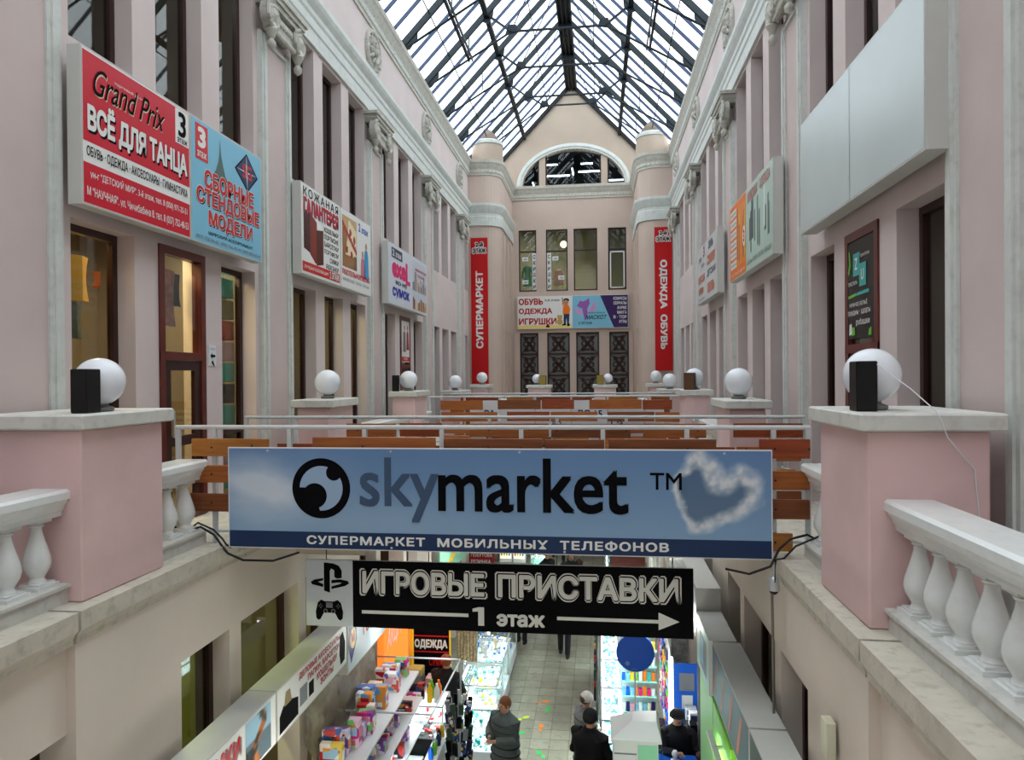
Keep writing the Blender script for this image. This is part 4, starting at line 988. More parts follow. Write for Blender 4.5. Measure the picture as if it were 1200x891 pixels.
# --- signs over the carved doors
zs = 8.53
t, P = signbox('shop_sign', 'white sign with red letters and a waving child over the carved doors', 'sign', (-2.30, 28.99, zs), (1, 0, 0), (0, 0, 1), 2.27, 1.36, .1, WHT, 'shop signs on the end wall', WHITE)
P.image(lambda a, b: (232, 214, 120) if b < .35 else (226, 230, 226), .02, .02, 2.25, .34, 4, 6, .002)
for i, tx in enumerate(('ОБУВЬ', 'ОДЕЖДА', 'ИГРУШКИ')): P.text(tx, mat('print_deep_red', (176, 24, 24), .35), .06, 1.0 - i * .41, [1.07, 1.45, 1.62][i], 1.27 - i * .41, bold=.045)
P.text('3-й этаж', INK, 1.14, 1.14, 1.76, 1.24, bold=.02)
P.poly(ORANGE, [(1.88, .6), (1.9, .92), (1.96, 1.0), (2.12, .98), (2.19, .8), (2.16, .6), (2.02, .56)], .003, 'child_shirt'); P.poly(mat('denim', (40, 52, 84), .5), [(1.92, .2), (1.92, .6), (2.16, .6), (2.14, .2), (2.06, .2), (2.04, .45), (2.0, .2)], .0032, 'child_trousers')
P.disc(mat('skin_print', (190, 130, 100), .5), 2.02, 1.08, .1, .0034, .11, name='child_face'); P.disc(INK, 2.03, 1.17, .12, .003, .08, name='child_hair'); P.poly(mat('skin_print', (190, 130, 100), .5), [(1.88, .95), (1.84, 1.26), (1.88, 1.3), (1.94, .98)], .003, 'child_arm'); P.polys(INK, [[(1.85, .12), (1.85, .18), (2.02, .22), (2.02, .14)], [(2.06, .1), (2.06, .2), (2.17, .2), (2.17, .1)]], .0036, 'child_shoes')
TED = mat('teddy_tan', (190, 160, 90), .6); P.disc(TED, 1.76, .46, .1, .0034, name='teddy_head'); P.disc(TED, 1.76, .28, .12, .003, name='teddy_body'); P.disc(TED, 1.69, .54, .035, .003, name='teddy_ear'); P.disc(TED, 1.83, .54, .035, .003, name='teddy_ear')
P.polys(INK, [[(1.18, .06), (1.2, .14), (1.34, .12), (1.34, .06)]], .0034, 'toy_car'); P.disc(RED, 1.27, .15, .06, .003, name='toy_car')
t, P = signbox('shop_sign', 'light blue and violet comics shop sign with a lilac winged emblem', 'sign', (-.03, 28.99, zs), (1, 0, 0), (0, 0, 1), 2.29, 1.36, .1, WHT, 'shop signs on the end wall', SKYB)
P.poly(PURP, [(1.15, 1.34), (2.27, 1.34), (2.27, .02), (1.7, .02)], .0025, 'violet_field')
P.poly(LILAC, [(.2, .95), (.26, 1.02), (.32, 1.14), (.44, 1.1), (.58, 1.16), (.7, 1.24), (.72, 1.0), (.66, .88), (.62, .78), (.64, .6), (.58, .4), (.52, .3), (.48, .5), (.44, .68), (.42, .82), (.28, .86)], .003, 'winged_emblem')
WING = mat('print_wing_pink', (206, 150, 200), .35); P.polys(WING, [[(.42, .62), (.3, .56), (.2, .6), (.12, .7), (.1, .86), (.2, .78), (.34, .76)], [(.66, .68), (.84, .66), (.94, .78), (1.0, .98), (.92, 1.12), (.86, .96), (.76, .84)]], .0034, 'emblem_wing')
P.text('МАСКОТ', INK, .56, .36, 1.42, .54, bold=.02, shear=.25); P.text('магазин комиксов', INK, .66, .6, 1.34, .66); P.text('3 ЭТАЖ', INK, .26, .16, .82, .27, bold=.02)
for i, tx in enumerate(('КОМИКСЫ', 'СЕРИАЛЫ', 'АНИМЕ', 'МАНГА', 'В · ТОР', 'ИГРЫ')): P.text(tx, WHITE, 2.22 - .076 * len(tx), 1.14 - i * .19, 2.22, 1.27 - i * .19, bold=.03)

# --- small gallery notices and posters
t, P = signbox('door_poster', 'dark textile shop poster above the near right door', 'poster', (3.635, 7.79, 6.95), (0, -1, 0), (0, 0, 1), .72, 1.0, .01, CHAR, None, None)
P.rect(TEAL, .18, .64, .36, .87, .003, 'teal_square'); P.text('Z', WHITE, .235, .70, .305, .82, bold=.03, d=.005); P.rect(TEAL, .35, .52, .53, .75, .0034, 'teal_square'); P.text('U', WHITE, .405, .58, .48, .69, bold=.03, d=.005)
P.text('трикотаж', WHITE, .38, .80, .62, .84); P.text('текстиль', WHITE, .04, .55, .3, .59)
P.polys(GREEN, [[(.04, .42), (.04, .45), (.28, .465), (.24, .435)], [(.03, .7), (.06, .66), (.11, .76), (.09, .9), (.05, .92), (.07, .78)], [(.58, .02), (.66, .02), (.66, .1), (.6, .08)]], .003, 'green_mark'); P.poly(TEAL, [(.25, .435), (.29, .465), (.6, .475), (.6, .44)], .003, 'teal_bar')
P.text('НИЖНЕЕ БЕЛЬЁ', WHITE, .08, .33, .56, .38, bold=.01); P.text('пижамы · халаты', WHITE, .04, .24, .64, .29, bold=.01); P.text('рубашки', WHITE, .26, .12, .62, .20, bold=.01)
P.polys(WHITE, [[(.06, .04), (.07, .15), (.13, .16), (.15, .05)]], .003, 'bag_mark'); P.polys(GREEN, [[(.14, .03), (.15, .12), (.22, .12), (.23, .04)]], .0034, 'bag_mark')
t, P = signbox('door_poster', 'narrow fashion poster in a dark red frame on the left wall beside the third pedestal', 'poster', (-3.635, B0 + 2 * BAY + 1.96, 6.95), (0, 1, 0), (0, 0, 1), .72, 1.0, .01, WHITE, None, None)
P.rect(RED, .02, .02, .7, .13, .003, 'red_strip'); P.text('мода', WHITE, .2, .04, .5, .11, bold=.02)
P.polys(mat('print_dress_red', (170, 30, 34), .4), [[(.42, .3), (.45, .7), (.52, .78), (.6, .7), (.66, .3)]], .003, 'figure_picture'); P.polys(GREYP, [[(.12, .25), (.16, .72), (.25, .76), (.34, .7), (.38, .25)]], .003, 'figure_picture')
P.disc(mat('skin_print', (190, 130, 100), .5), .53, .84, .05, .003, .06, name='face_picture'); P.disc(mat('skin_print', (190, 130, 100), .5), .25, .83, .05, .003, .06, name='face_picture')
t = thing('wall_notice', 'small white notice with a dark arrow on the near left wall pier', 'notice', (-3.64, 7.95, 6.9))
B().box(-3.655, -3.64, 7.93, 8.09, 6.75, 7.0).build('card', WHT, t); P = Panel((-3.64, 7.93, 6.75), (0, 1, 0), (0, 0, 1), t); P.polys(INK, [[(.03, .12), (.07, .16), (.07, .135), (.14, .135), (.14, .105), (.07, .105), (.07, .08)], [(.05, .04), (.08, .07), (.13, .0), (.1, .0)]], .002, 'arrow'); P.text('Пройдите к нам', INK, .03, .19, .13, .22)
# sale strips and cards in the end windows
for x, lab in ((-1.68, 'left'), (-1.06, 'second')):
    t = thing('sale_strip', 'vertical white sale strip with black letters in the %s window of the end wall' % lab, 'notice', (x, 29.17, 10.9), 'sale strips in the end windows')
    B().box(x, x + .17, YE + .075, YE + .08, 10.18, 11.7).build('strip', WHT, t); P = Panel((x, YE + .074, 10.18), (1, 0, 0), (0, 0, 1), t)
    for i, ch in enumerate('СКИДКИ'): P.text(ch, INK, .035, 1.29 - i * .25, .135, 1.45 - i * .25, bold=.03)
for x, z in ((-2.1, 11.38), (-2.1, 10.42), (-.84, 11.38), (-.6, 10.58)):
    t = thing('discount_card', 'small white discount card on the end wall glass, %s' % ('upper left pane' if (x, z) == (-2.1, 11.38) else 'lower left pane' if x == -2.1 else 'upper part of the second window' if z > 11 else 'beside the pink dress'), 'notice', (x, 29.18, z), 'discount cards on the end windows')
    B().box(x, x + .25, YE + .07, YE + .076, z, z + .17).build('card', WHT, t); Panel((x, YE + .069, z), (1, 0, 0), (0, 0, 1), t).text('-20%', INK, .05, .05, .2, .11, bold=.02)
def dress(x, y, z, m, label, hh=.95):
    t = thing('dress_form', label, 'mannequin', (x, y, z)); c = (x, y, z)
    b = B()
    for zz, a, d in ((.0, .19, .12), (.3, .17, .11), (.52, .115, .09), (.72, .15, .1), (.86, .13, .08), (.9, .05, .05)): pass
    b.loft([[(x + a * math.cos(2 * math.pi * i / 20), y + d * math.sin(2 * math.pi * i / 20), z + .3 + zz * hh) for i in range(20)] for zz, a, d in ((.0, .21, .13), (.3, .17, .11), (.52, .12, .09), (.72, .16, .1), (.86, .14, .08), (.9, .05, .05))])
    b.build('dress', m, t, True)
    b = B()
    for s in (-1, 1): b.tube([(x + s * .13, y, z + .3 + .82 * hh), (x + s * .2, y, z + .3 + .6 * hh), (x + s * .22, y, z + .3 + .35 * hh)], [.05, .045, .04], 8)
    b.build('sleeves', m, t, True)
    B().lathe([(.13, 0), (.13, .02), (.015, .03), (.015, .32)], c, 14).build('stand', WHT, t); return t
dress(-1.93, YE + .55, 10.1, mat('emerald_cloth', (40, 140, 104), .8), 'emerald dress on a stand in the left window of the end wall')
dress(-.62, YE + .55, 10.1, mat('blush_cloth', (206, 160, 150), .8), 'blush pink dress on a stand in the second window of the end wall', .75)

# things shown in the near left windows
def hang(name, y0, y1, z0, z1, m, label, x=-4.05, cat='clothing'):
    b = B(); n = 5; r1 = []; 
    for k in range(n + 1):
        t_ = k / n; z = z0 + (z1 - z0) * t_; i = .04 * math.sin(t_ * 3)
        r1.append([(x - .03, y0 + i, z), (x + .02, (y0 + y1) / 2, z), (x - .03, y1 - i, z), (x - .05, (y0 + y1) / 2, z)])
    b.loft(r1); o = b.build(name, m, None); tag(o, label, cat); return o
hang('towel', 6.2, 6.5, 7.38, 7.82, YEL, 'yellow cloth with orange trim hung in the near left window', cat='cloth')
hang('towel', 6.42, 6.55, 7.52, 7.68, ORANGE, 'small orange tag cloth beside the yellow cloth in the near left window', -3.96, 'cloth')
hang('shirt', 6.0, 6.2, 7.3, 7.85, mat('floral_dark', (110, 90, 110), .8, .6, 12), 'dark floral blouse hung in the near left window')
hang('shirt', 6.12, 6.42, 7.0, 7.36, mat('grey_print', (120, 130, 128), .8, .4, 9), 'grey printed T-shirt hung below the yellow cloth in the near left window')
hang('pillowcase', 7.12, 7.6, 7.2, 7.84, mat('floral_rose', (196, 150, 154), .8, .35, 14), 'rose floral cushion cover hanging above the near left door', -3.82, 'cloth')
hang('bag', 7.58, 7.8, 7.45, 7.82, mat('navy_bag', (40, 60, 96), .7), 'navy blue bag behind the rose floral cover above the near left door', -3.88, 'bag')
hc = [mat('gift_teal', (70, 190, 180), .6), mat('gift_pink', (220, 170, 180), .6), mat('gift_black', (24, 24, 28), .6), mat('gift_red', (190, 40, 40), .6), mat('gift_khaki', (130, 120, 60), .6)]
rr = random.Random(5)
for k in range(10):
    z = 5.12 + k * .285; m = hc[[0, 1, 2, 0, 2, 0, 1, 3, 4, 0][k]]
    nm = ['teal', 'pink', 'black', 'teal', 'black', 'teal', 'pink', 'red', 'khaki', 'teal'][k]
    b = B().bbox(-4.3, -3.96, 8.70 + rr.uniform(0, .05), 9.12, z, z + .26, .01)
    o = b.build('gift_box', m, None); tag(o, '%s gift box in the stack in the left window beside the notice, number %d from the bottom' % (nm, k + 1) if False else '%s gift box in the left window stack, %s from the bottom' % (nm, (ORD + ['eighth', 'ninth', 'topmost'])[k] if k else 'lowest'), 'box', 'stacked gift boxes in the left window')
hang('shawl', 5.72, 5.95, 5.9, 7.75, mat('silver_lace', (150, 150, 140), .6, .5, 12), 'silver lace curtain in the near right window', 3.98, 'curtain')
hang('jacket', 5.8, 6.1, 5.1, 6.2, mat('navy_cloth', (30, 40, 66), .7, .4, 8), 'navy jacket at the bottom of the near right window', 4.02)
for k in range(9): tag(B().bbox(3.95, 4.15, 8.3, 8.75, 5.1 + k * .3, 5.34 + k * .3, .01).build('folded_cloth', [RED, mat('cloth_navy', (36, 44, 90), .8), mat('cloth_orange', (200, 90, 50), .8)][k % 3], None), '%s folded cloth, %s from the bottom of the pile in the narrow right window' % (['red', 'navy', 'orange'][k % 3], (['lowest'] + ORD[1:] + ['eighth', 'ninth'])[k]), 'cloth', 'folded cloths in the right window')
tag(B().bbox(-4.3, -4.27, 7.1, 7.6, 9.75, 10.45, .01).build('picture', mat('dark_painting', (90, 66, 50), .5, .6, 6), None), 'dark framed picture seen through the upper left window', 'picture')

# ================================================================== LIGHTS IN THE SHOPS
def area(loc, rot, sx, sy, e, col=(1, 1, 1), name='shop_light'):
    l = bpy.data.lights.new(name, 'AREA'); l.shape = 'RECTANGLE'; l.size = sx; l.size_y = sy; l.energy = e; l.color = col
    o = bpy.data.objects.new(name, l); COL.objects.link(o); o.location = loc; o.rotation_euler = rot; return o
def tube_lamp(x, y, z, L, label, along='y', e=None, m=TUBE, grp='fluorescent tubes', arm=None):
    t = thing('tube_lamp', label, 'lamp', (x, y, z), grp)
    a = (L / 2, 0, 0) if along == 'x' else (0, L / 2, 0)
    p, q = V((x, y, z)) - V(a), V((x, y, z)) + V(a)
    B().tube([p, q], .018, 8).build('tube', m, t); B().beam(p + V((0, 0, .04)), q + V((0, 0, .04)), .06, .03).build('fixture', WHT, t)
    if arm: B().beam((x, y, z + .05), (arm, y, z + .05), .03, .03).build('wall_arm', ALU, t)
    if e: area((x, y, z - .05), (0, 0, 0 if along == 'x' else math.pi / 2), L, .05, e, (.95, 1, 1))
    return t
for i, (x, z, L, al) in enumerate(((-.9, 15.6, .5, 'x'), (.6, 15.62, .5, 'x'), (.0, 15.3, 1.2, 'y'), (.8, 15.35, 1.1, 'x'), (-.7, 15.25, 1.1, 'x'), (1.8, 15.0, .8, 'x'), (-1.75, 15.0, .5, 'y'))):
    tube_lamp(x, YE + .9 + .12 * i, z, L, 'fluorescent tube glowing behind the arched window, %s from the left' % ORD[[0, 2, 3, 5, 1, 6, 4][i] if i < 7 else 0].replace('nearest', 'first'), al, 2.5, grp='tubes behind the arched window')
bb = B(); bb.beam((-1.2, YE + 1.5, 15.3), (0, YE + 1.5, 14.2), .08, .08); bb.beam((1.2, YE + 1.5, 15.3), (0, YE + 1.5, 14.2), .08, .08); bb.beam((0, YE + 1.5, 14.05), (0, YE + 1.5, 15.9), .08, .08)
tag(bb.build('attic_truss', STEELD, None), 'dark steel truss behind the arched window', 'truss')
o = B().sphere((-.42, YE + 1.2, 12.25), .14, 16, 10).build('globe_bulb', TUBEW, None, True); tag(o, 'bright round lamp behind the second end window', 'lamp')
area((-.42, YE + 1.2, 12.0), (0, 0, 0), .3, .3, 70, (1, .95, .8)); area((-1.9, YE + 1.5, 13.2), (0, 0, 0), 1, .5, 70, (1, .97, .85)); area((1, YE + 2, 8.9), (0, 0, 0), 2, 1, 10)
for y, e, c in ((6.4, 90, (1, .72, .3)), (7.5, 90, (1, .8, .45)), (8.9, 40, (1, .9, .7)), (11.0, 40, (1, .85, .4)), (12.6, 40, (1, .85, .4)), (15.5, 25, (1, .9, .8))):
    area((-4.6, y, 8.5), (0, 0, 0), .8, .5, e, c)
for y, e in ((6.2, 6), (8.3, 5), (16, 6)): area((4.7, y, 8.5), (0, 0, 0), .8, .5, e)
area((-4.4, 7.4, 12.6), (0, 0, 0), 1, 1, 14, (.95, 1, .9)); area((-4.4, 12, 12.6), (0, 0, 0), 1, 1, 5)
# olive lit room behind the lower left opening
o = B().box(-4.2, -4.15, 6.55, 8.4, 0, 4.5).build('curtain', ROOMY, None); tag(o, 'olive curtain behind the lower left window', 'curtain')
area((-3.95, 7.4, 4.4), (0, 0, 0), .4, 1.4, 60, (.95, 1, .5))

# ================================================================== LOWER FLOOR: FASCIA SIGNS
def fascia(s, ya, yb, z0, z1, label, face, xf=2.25, dep=.3):
    if s < 0: O, R = (-xf, ya, z0), (0, 1, 0)
    else: O, R = (xf, yb, z0), (0, -1, 0)
    t, P = signbox('stall_sign', label, 'sign', O, R, (0, 0, 1), yb - ya, z1 - z0, dep, SIGNBOX, 'stall signs over the lower floor', face)
    B().box(s * (xf + dep - .02), s * 2.6, ya + .1, ya + .16, z0 + .1, z0 + .16).box(s * (xf + dep - .02), s * 2.6, yb - .16, yb - .1, z0 + .1, z0 + .16).build('bracket', STEEL, t)
    return t, P
t, P = fascia(-1, 4.4, 6.72, 2.90, 3.42, 'white stall sign for bags with a silk scarf picture on the lower left side', WHITE)
P.text('СУМКИ', GREYP, .93, .24, 1.63, .43, bold=.06, d=.003); P.text('СУМКИ', RED, .9, .26, 1.6, .45, bold=.04); P.text('КЕПИ', GREYP, 1.03, .03, 1.53, .2, bold=.06, d=.003); P.text('КЕПИ', RED, 1.0, .05, 1.5, .22, bold=.04)
def scarf(a, b):
    c = (150, 190, 210) if b > .55 else (90, 110, 120)
    n = noise.noise(V((a * 5, b * 5, 2)))
    if abs(a - .5 + .2 * math.sin(b * 6)) < .12: c = (190, 110, 40) if n > 0 else (60, 50, 40)
    if b < .4 and a < .35: c = (40, 44, 48)
    return c
P.image(scarf, 1.7, .03, 2.2, .49, 14, 16)
t, P = fascia(-1, 6.74, 8.72, 2.90, 3.42, 'white stall sign with red lines of text for business bags and umbrellas', WHITE)
P.poly(INK, [(.05, .04), (.05, .22), (.14, .3), (.3, .3), (.5, .24), (.5, .05)], .003, 'bag_picture'); P.poly(mat('print_khaki', (150, 130, 90), .5), [(.16, .28), (.2, .42), (.3, .42), (.34, .28)], .0034, 'bag_picture'); P.rect(GREYP, .54, .1, .74, .3, .003, 'bag_picture'); P.rect(INK, .78, .1, .92, .26, .003, 'bag_picture')
for tx, u0, u1, v in (('ДЕЛОВЫЕ АКСЕССУАРЫ', .52, 1.72, .40), ('ПАПКИ, БАРСЕТКИ', .75, 1.7, .30), ('КОШЕЛЬКИ', 1.0, 1.62, .20), ('ЗОНТЫ', 1.1, 1.5, .1)): P.text(tx, GREYP, u0 + .01, v - .012, u1 + .01, v + .066, bold=.05, d=.003); P.text(tx, RED, u0, v, u1, v + .075, bold=.03)
P.polys(INK, [[(1.72, .2), (1.74, .42), (1.84, .46), (1.92, .3), (1.9, .08), (1.76, .06)]], .003, 'umbrella_picture')
t, P = fascia(-1, 8.76, 11.4, 2.72, 3.36, 'pale stall sign with a blue shield emblem on the lower left side', mat('print_ice', (206, 220, 226), .4))
P.poly(mat('shield_blue', (32, 40, 130), .4), [(.12, .1), (.02, .35), (.05, .6), (.32, .6), (.34, .35)], .003, 'shield_emblem'); P.disc(YEL, .19, .42, .1, .0036, .14, name='emblem_oval'); P.text('М', RED, .13, .36, .25, .5, bold=.03, d=.005); P.text('ТОВАРЫ', RED, .55, .3, 1.5, .5, bold=.03)
t, P = fascia(1, 4.4, 6.05, 3.05, 3.62, 'dark green stall sign with a white fruit-like mark on the lower right side', mat('print_dark_teal', (44, 62, 66), .35))
P.polys(WHITE, [[(.25, .08), (.2, .25), (.26, .4), (.36, .42), (.42, .3), (.38, .1)]], .003, 'white_mark'); P.poly(ORANGE, [(.6, .3), (1.1, .1), (1.15, .16), (.66, .38)], .003, 'orange_stroke')
t, P = fascia(1, 6.08, 7.98, 3.05, 3.62, 'dark teal stall sign with orange strokes on the lower right side', mat('print_teal_dark', (58, 84, 92), .35))
P.polys(mat('print_rust', (176, 104, 74), .4), [[(.1 + i * .42, .08), (.3 + i * .42, .5), (.38 + i * .42, .5), (.18 + i * .42, .08)] for i in range(4)], .003, 'orange_stroke')
t, P = fascia(1, 8.02, 9.0, 3.0, 3.62, 'pale mint stall sign with a small picture on the lower right side', mat('print_mint', (176, 214, 208), .35), 2.22)
P.rect(GREYP, .3, .1, .8, .5, .003, 'picture'); P.rect(SKYB, .34, .16, .56, .46, .0036, 'picture')
t, P = fascia(1, 9.04, 12.4, 3.25, 3.9, 'long grey stall sign behind the right end of the black banner', mat('print_soft_grey', (150, 156, 156), .35), 2.22)
P.text('МОБИЛЬНЫЕ АКСЕССУАРЫ', WHITE, .3, .2, 3.0, .42, bold=.02)
for i, (y0, y1) in enumerate(((6.9, 7.9), (7.92, 8.9))):
    tag(B().bbox(2.24, 2.3, y0, y1, 1.7, 3.0, .01).build('panel', mat('lime_panel', (120, 196, 60), .35), None), 'lime green stall panel under the right signs, %s of the two' % ('nearer' if i == 0 else 'farther'), 'panel', 'lime stall panels')
tube_lamp(2.16, 7.3, 2.75, .7, 'short tube lamp against the lime green panels', 'y', 10, grp='tubes over the stalls', arm=2.3)
# crumpled plastic sheet
b = B(); nx, ny = 16, 18
for j in range(ny + 1):
    for i in range(nx + 1):
        y = 7.9 + i * .15; z = 2.85 - j * .052
        b.v.append((-2.42 + .11 * noise.noise(V((y * 2.2, z * 3, 1))) + .08 * math.sin(j / ny * 3) * (i % 3) * .4, y + .05 * noise.noise(V((y * 3, z * 4, 5))), z + .05 * noise.noise(V((y * 4, 0, 9)))))
for j in range(ny):
    for i in range(nx): q = j * (nx + 1) + i; b.f.append((q, q + 1, q + nx + 2, q + nx + 1))
PLAS = mat('cloudy_plastic', (128, 120, 104), .22, .35, 7, bump=.5, spec=.7); PLAS.node_tree.nodes['Principled BSDF'].inputs['Alpha'].default_value = .8
tag(b.build('plastic_sheet', PLAS, None, True), 'crumpled translucent plastic sheet hanging under the left stall signs', 'sheet')

# ================================================================== STALLS
def goods(n, x0, x1, y0, y1, z, label_fn, group, cols, hs=(.12, .3), ws=(.05, .14), seed=0, name='boxed_toy', cat='box', ds=None, tilt=0):
    rnd = random.Random(seed); y = y0; out = []
    st = (y1 - y0) / n
    for i in range(n):
        m, cn = rnd.choice(cols); h = rnd.uniform(*hs); wd = min(rnd.uniform(*ws), st * .9); d = rnd.uniform(*(ds or (.5, .9))) * (x1 - x0)
        yy = y0 + st * i; xx = x0 + rnd.uniform(0, (x1 - x0) - d)
        o = B().bbox(xx, xx + d, yy, yy + wd, z, z + h, .006).build(name, m, None)
        # small contrasting panel on the face towards the viewer
        m2 = rnd.choice(cols)[0]
        B().box(xx + d * .15, xx + d * .85, yy - .003, yy, z + h * .45, z + h * .85).build('picture_label', m2, o)
        B().box(xx + d * .1, xx + d * .7, yy - .003, yy, z + h * .1, z + h * .3).build('picture_label', rnd.choice(cols)[0], o)
        B().box(xx + d, xx + d + .003, yy + wd * .1, yy + wd * .9, z + h * .2, z + h * .75).build('picture_label', rnd.choice(cols)[0], o)
        tag(o, label_fn(i, cn), cat, group); out.append(o)
    return out
CG = [(RED, 'red'), (WHITE, 'white'), (PINKP, 'magenta'), (mat('pastel_pink', (220, 150, 170), .5), 'pink'), (SKYB, 'light blue'), (BLUE, 'blue'), (YEL, 'yellow'), (GREEN, 'green'), (LILAC, 'lilac')]
CG2 = [(pack_mat('pack_white', [(232, 232, 232), (232, 232, 232), (90, 120, 190), (220, 90, 90)], 8), 'white'), (pack_mat('pack_red', [(190, 34, 40), (190, 34, 40), (230, 200, 90), (240, 230, 220)], 8), 'red'), (pack_mat('pack_pink', [(222, 140, 170), (236, 190, 206), (200, 60, 120), (240, 236, 236)], 8), 'pink'), (pack_mat('pack_magenta', [(210, 50, 130), (150, 60, 150), (240, 200, 220), (120, 200, 120)], 8), 'magenta'), (pack_mat('pack_pale_blue', [(160, 200, 226), (110, 160, 210), (236, 240, 242), (230, 150, 60)], 8), 'pale blue'), (pack_mat('pack_dark', [(34, 36, 48), (34, 36, 48), (60, 90, 130), (180, 60, 50)], 8), 'dark'), (pack_mat('pack_lilac', [(176, 150, 200), (220, 210, 230), (120, 80, 160)], 8), 'lilac')]
DG = [(INK, 'black'), (mat('dark_blue_pack', (24, 34, 70), .4), 'dark blue'), (mat('dark_green_pack', (40, 62, 44), .4), 'dark green'), (GREYP, 'grey'), (YEL, 'yellow'), (mat('silver_pack', (180, 186, 190), .35), 'silver')]
def rank(i, n): return ORD[i] if i < 7 else ['eighth', 'ninth', 'tenth', 'eleventh', 'twelfth', 'thirteenth', 'fourteenth', 'fifteenth', 'sixteenth', 'seventeenth', 'eighteenth', 'nineteenth', 'twentieth'][i - 7]
# white toy shelf along the left
t = thing('shelf_unit', 'white toy shelf running along the lower left side', 'shelf', (-2.15, 9.3, 0))
for z in (.5, 1.0, 1.45, 1.86): B().bbox(-2.5 if z > 1.8 else -2.4, -1.86 if z > 1.8 else -1.80, 7.6, 10.9, z, z + .035, .005).build('shelf', WHT, t)
for y in (7.62, 9.2, 10.86): B().box(-2.5, -2.46, y - .02, y + .02, 0, 1.9).build('upright', ALU, t)
goods(16, -2.42, -1.95, 8.0, 10.8, 1.897, lambda i, c: '%s boxed toy on the top of the white shelf, %s from the viewer' % (c, rank(i, 0)), 'boxed toys on the white shelf', CG2, (.2, .4), (.08, .15), 3, ds=(.3, .62))
goods(12, -2.3, -1.84, 7.7, 10.6, 1.487, lambda i, c: '%s toy pack on the second shelf of the white unit, %s from the viewer' % (c, rank(i, 0)), 'toy packs on the second shelf', CG2, (.1, .22), (.06, .16), 8)
goods(12, -2.3, -1.84, 7.7, 10.6, 1.037, lambda i, c: '%s toy pack on the third shelf of the white unit, %s from the viewer' % (c, rank(i, 0)), 'toy packs on the third shelf', CG2, (.1, .22), (.06, .16), 9)
# tube frame over the left stall
t = thing('metal_rack', 'thin grey metal frame over the left toy stall', 'frame', (-1.9, 10, 0))
for p, q in (((-2.55, 10.9, 2.1), (-1.19, 10.9, 2.1)), ((-1.19, 10.9, 2.1), (-1.22, 8.8, 2.1)), ((-2.5, 9.08, 2.1), (-1.22, 9.08, 2.1)), ((-1.19, 10.9, 0), (-1.19, 10.9, 2.1))): B().tube([p, q], .014, 6).build('rail', ALU, t)
def showcase(x0, x1, y0, y1, h, label, lit=12, shelves=(.55,), base=.35, bm_=WHT, goods_cols=None, seed=1, group='glass display counters', n=26):
    t = thing('display_case', label, 'display case', ((x0 + x1) / 2, (y0 + y1) / 2, 0), group)
    B().bbox(x0, x1, y0, y1, 0, base, .01).build('base', bm_, t)
    b = B()
    for x in (x0, x1):
        for y in (y0, y1): b.beam((x, y, base), (x, y, h), .022, .022)
        b.beam((x, y0, h), (x, y1, h), .024, .024)
    for y in (y0, y1): b.beam((x0, y, h), (x1, y, h), .024, .024)
    b.build('frame', ALU, t)
    for nm, c in (('top_pane', [(x0, y0, h), (x1, y0, h), (x1, y1, h), (x0, y1, h)]), ('front_pane', [(x0, y0, base), (x1, y0, base), (x1, y0, h), (x0, y0, h)]), ('side_pane', [(x1, y0, base), (x1, y1, base), (x1, y1, h), (x1, y0, h)]), ('side_pane', [(x0, y0, base), (x0, y1, base), (x0, y1, h), (x0, y0, h)])):
        B().add(c, [(0, 1, 2, 3)]).build(nm, CGLASS, t)
    rnd = random.Random(seed); zs_ = [base] + list(shelves)
    for z in shelves: B().box(x0 + .02, x1 - .02, y0 + .02, y1 - .02, z - .008, z).build('shelf', CGLASS, t)
    b1, b2 = B(), B()
    for z in zs_:
        for k in range(n):
            q = rnd.uniform(.02, .06); x = rnd.uniform(x0 + .03, x1 - .1); y = rnd.uniform(y0 + .03, y1 - .1)
            (b1 if k % 2 else b2).box(x, x + q, y, y + q * rnd.uniform(.6, 1.4), z + .001, z + q * rnd.uniform(.3, 1.5))
    gc_ = goods_cols or (WHITE, TEAL)
    for bb_, m in ((b1, gc_[0]), (b2, gc_[1])): bb_.build('small_goods', m, t)['kind'] = 'stuff'
    if lit:
        B().tube([(x0 + .03, y0 + .03, h - .03), (x0 + .03, y1 - .03, h - .03)] if y1 - y0 > x1 - x0 else [(x0 + .03, y1 - .04, h - .03), (x1 - .03, y1 - .04, h - .03)], .012, 6).build('tube_light', TUBE, t)
        area(((x0 + x1) / 2, (y0 + y1) / 2, h - .03), (0, 0, 0), (x1 - x0) * .8, (y1 - y0) * .8, lit, (.92, .98, 1))
    return t
showcase(-2.2, -1.5, 10.95, 11.5, 1.3, 'lit glass case with toy boxes on top beside the white shelf', 26, (1.0,), .78, BLACK, (RED, WHITE), 2)
B().box(-2.18, -1.52, 11.47, 11.49, .8, 1.28).build('lit_back', mat('lit_back_panel', (240, 250, 255), .5, emit=1.0), bpy.data.objects['display_case'])
goods(3, -2.15, -1.8, 10.98, 11.45, 1.31, lambda i, c: '%s game box on the lit glass case, %s from the viewer' % (c, ORD[i]), 'game boxes on the lit case', CG2, (.12, .3), (.06, .12), 12)
showcase(-1.78, -1.22, 9.3, 9.9, 1.0, 'low dark case with a spot lamp on the lower left side', 0, (.6,), .3, BLACK, (GREYP, YEL), 6)
o = B().sphere((-1.62, 9.55, 1.12), .045, 12, 8).build('spot_bulb', mat('spot_glow', (255, 255, 250), .4, emit=30), None, True); tag(o, 'bright bare spot bulb over the low dark case', 'lamp')
area((-1.62, 9.55, 1.2), (0, 0, 0), .1, .1, 8)
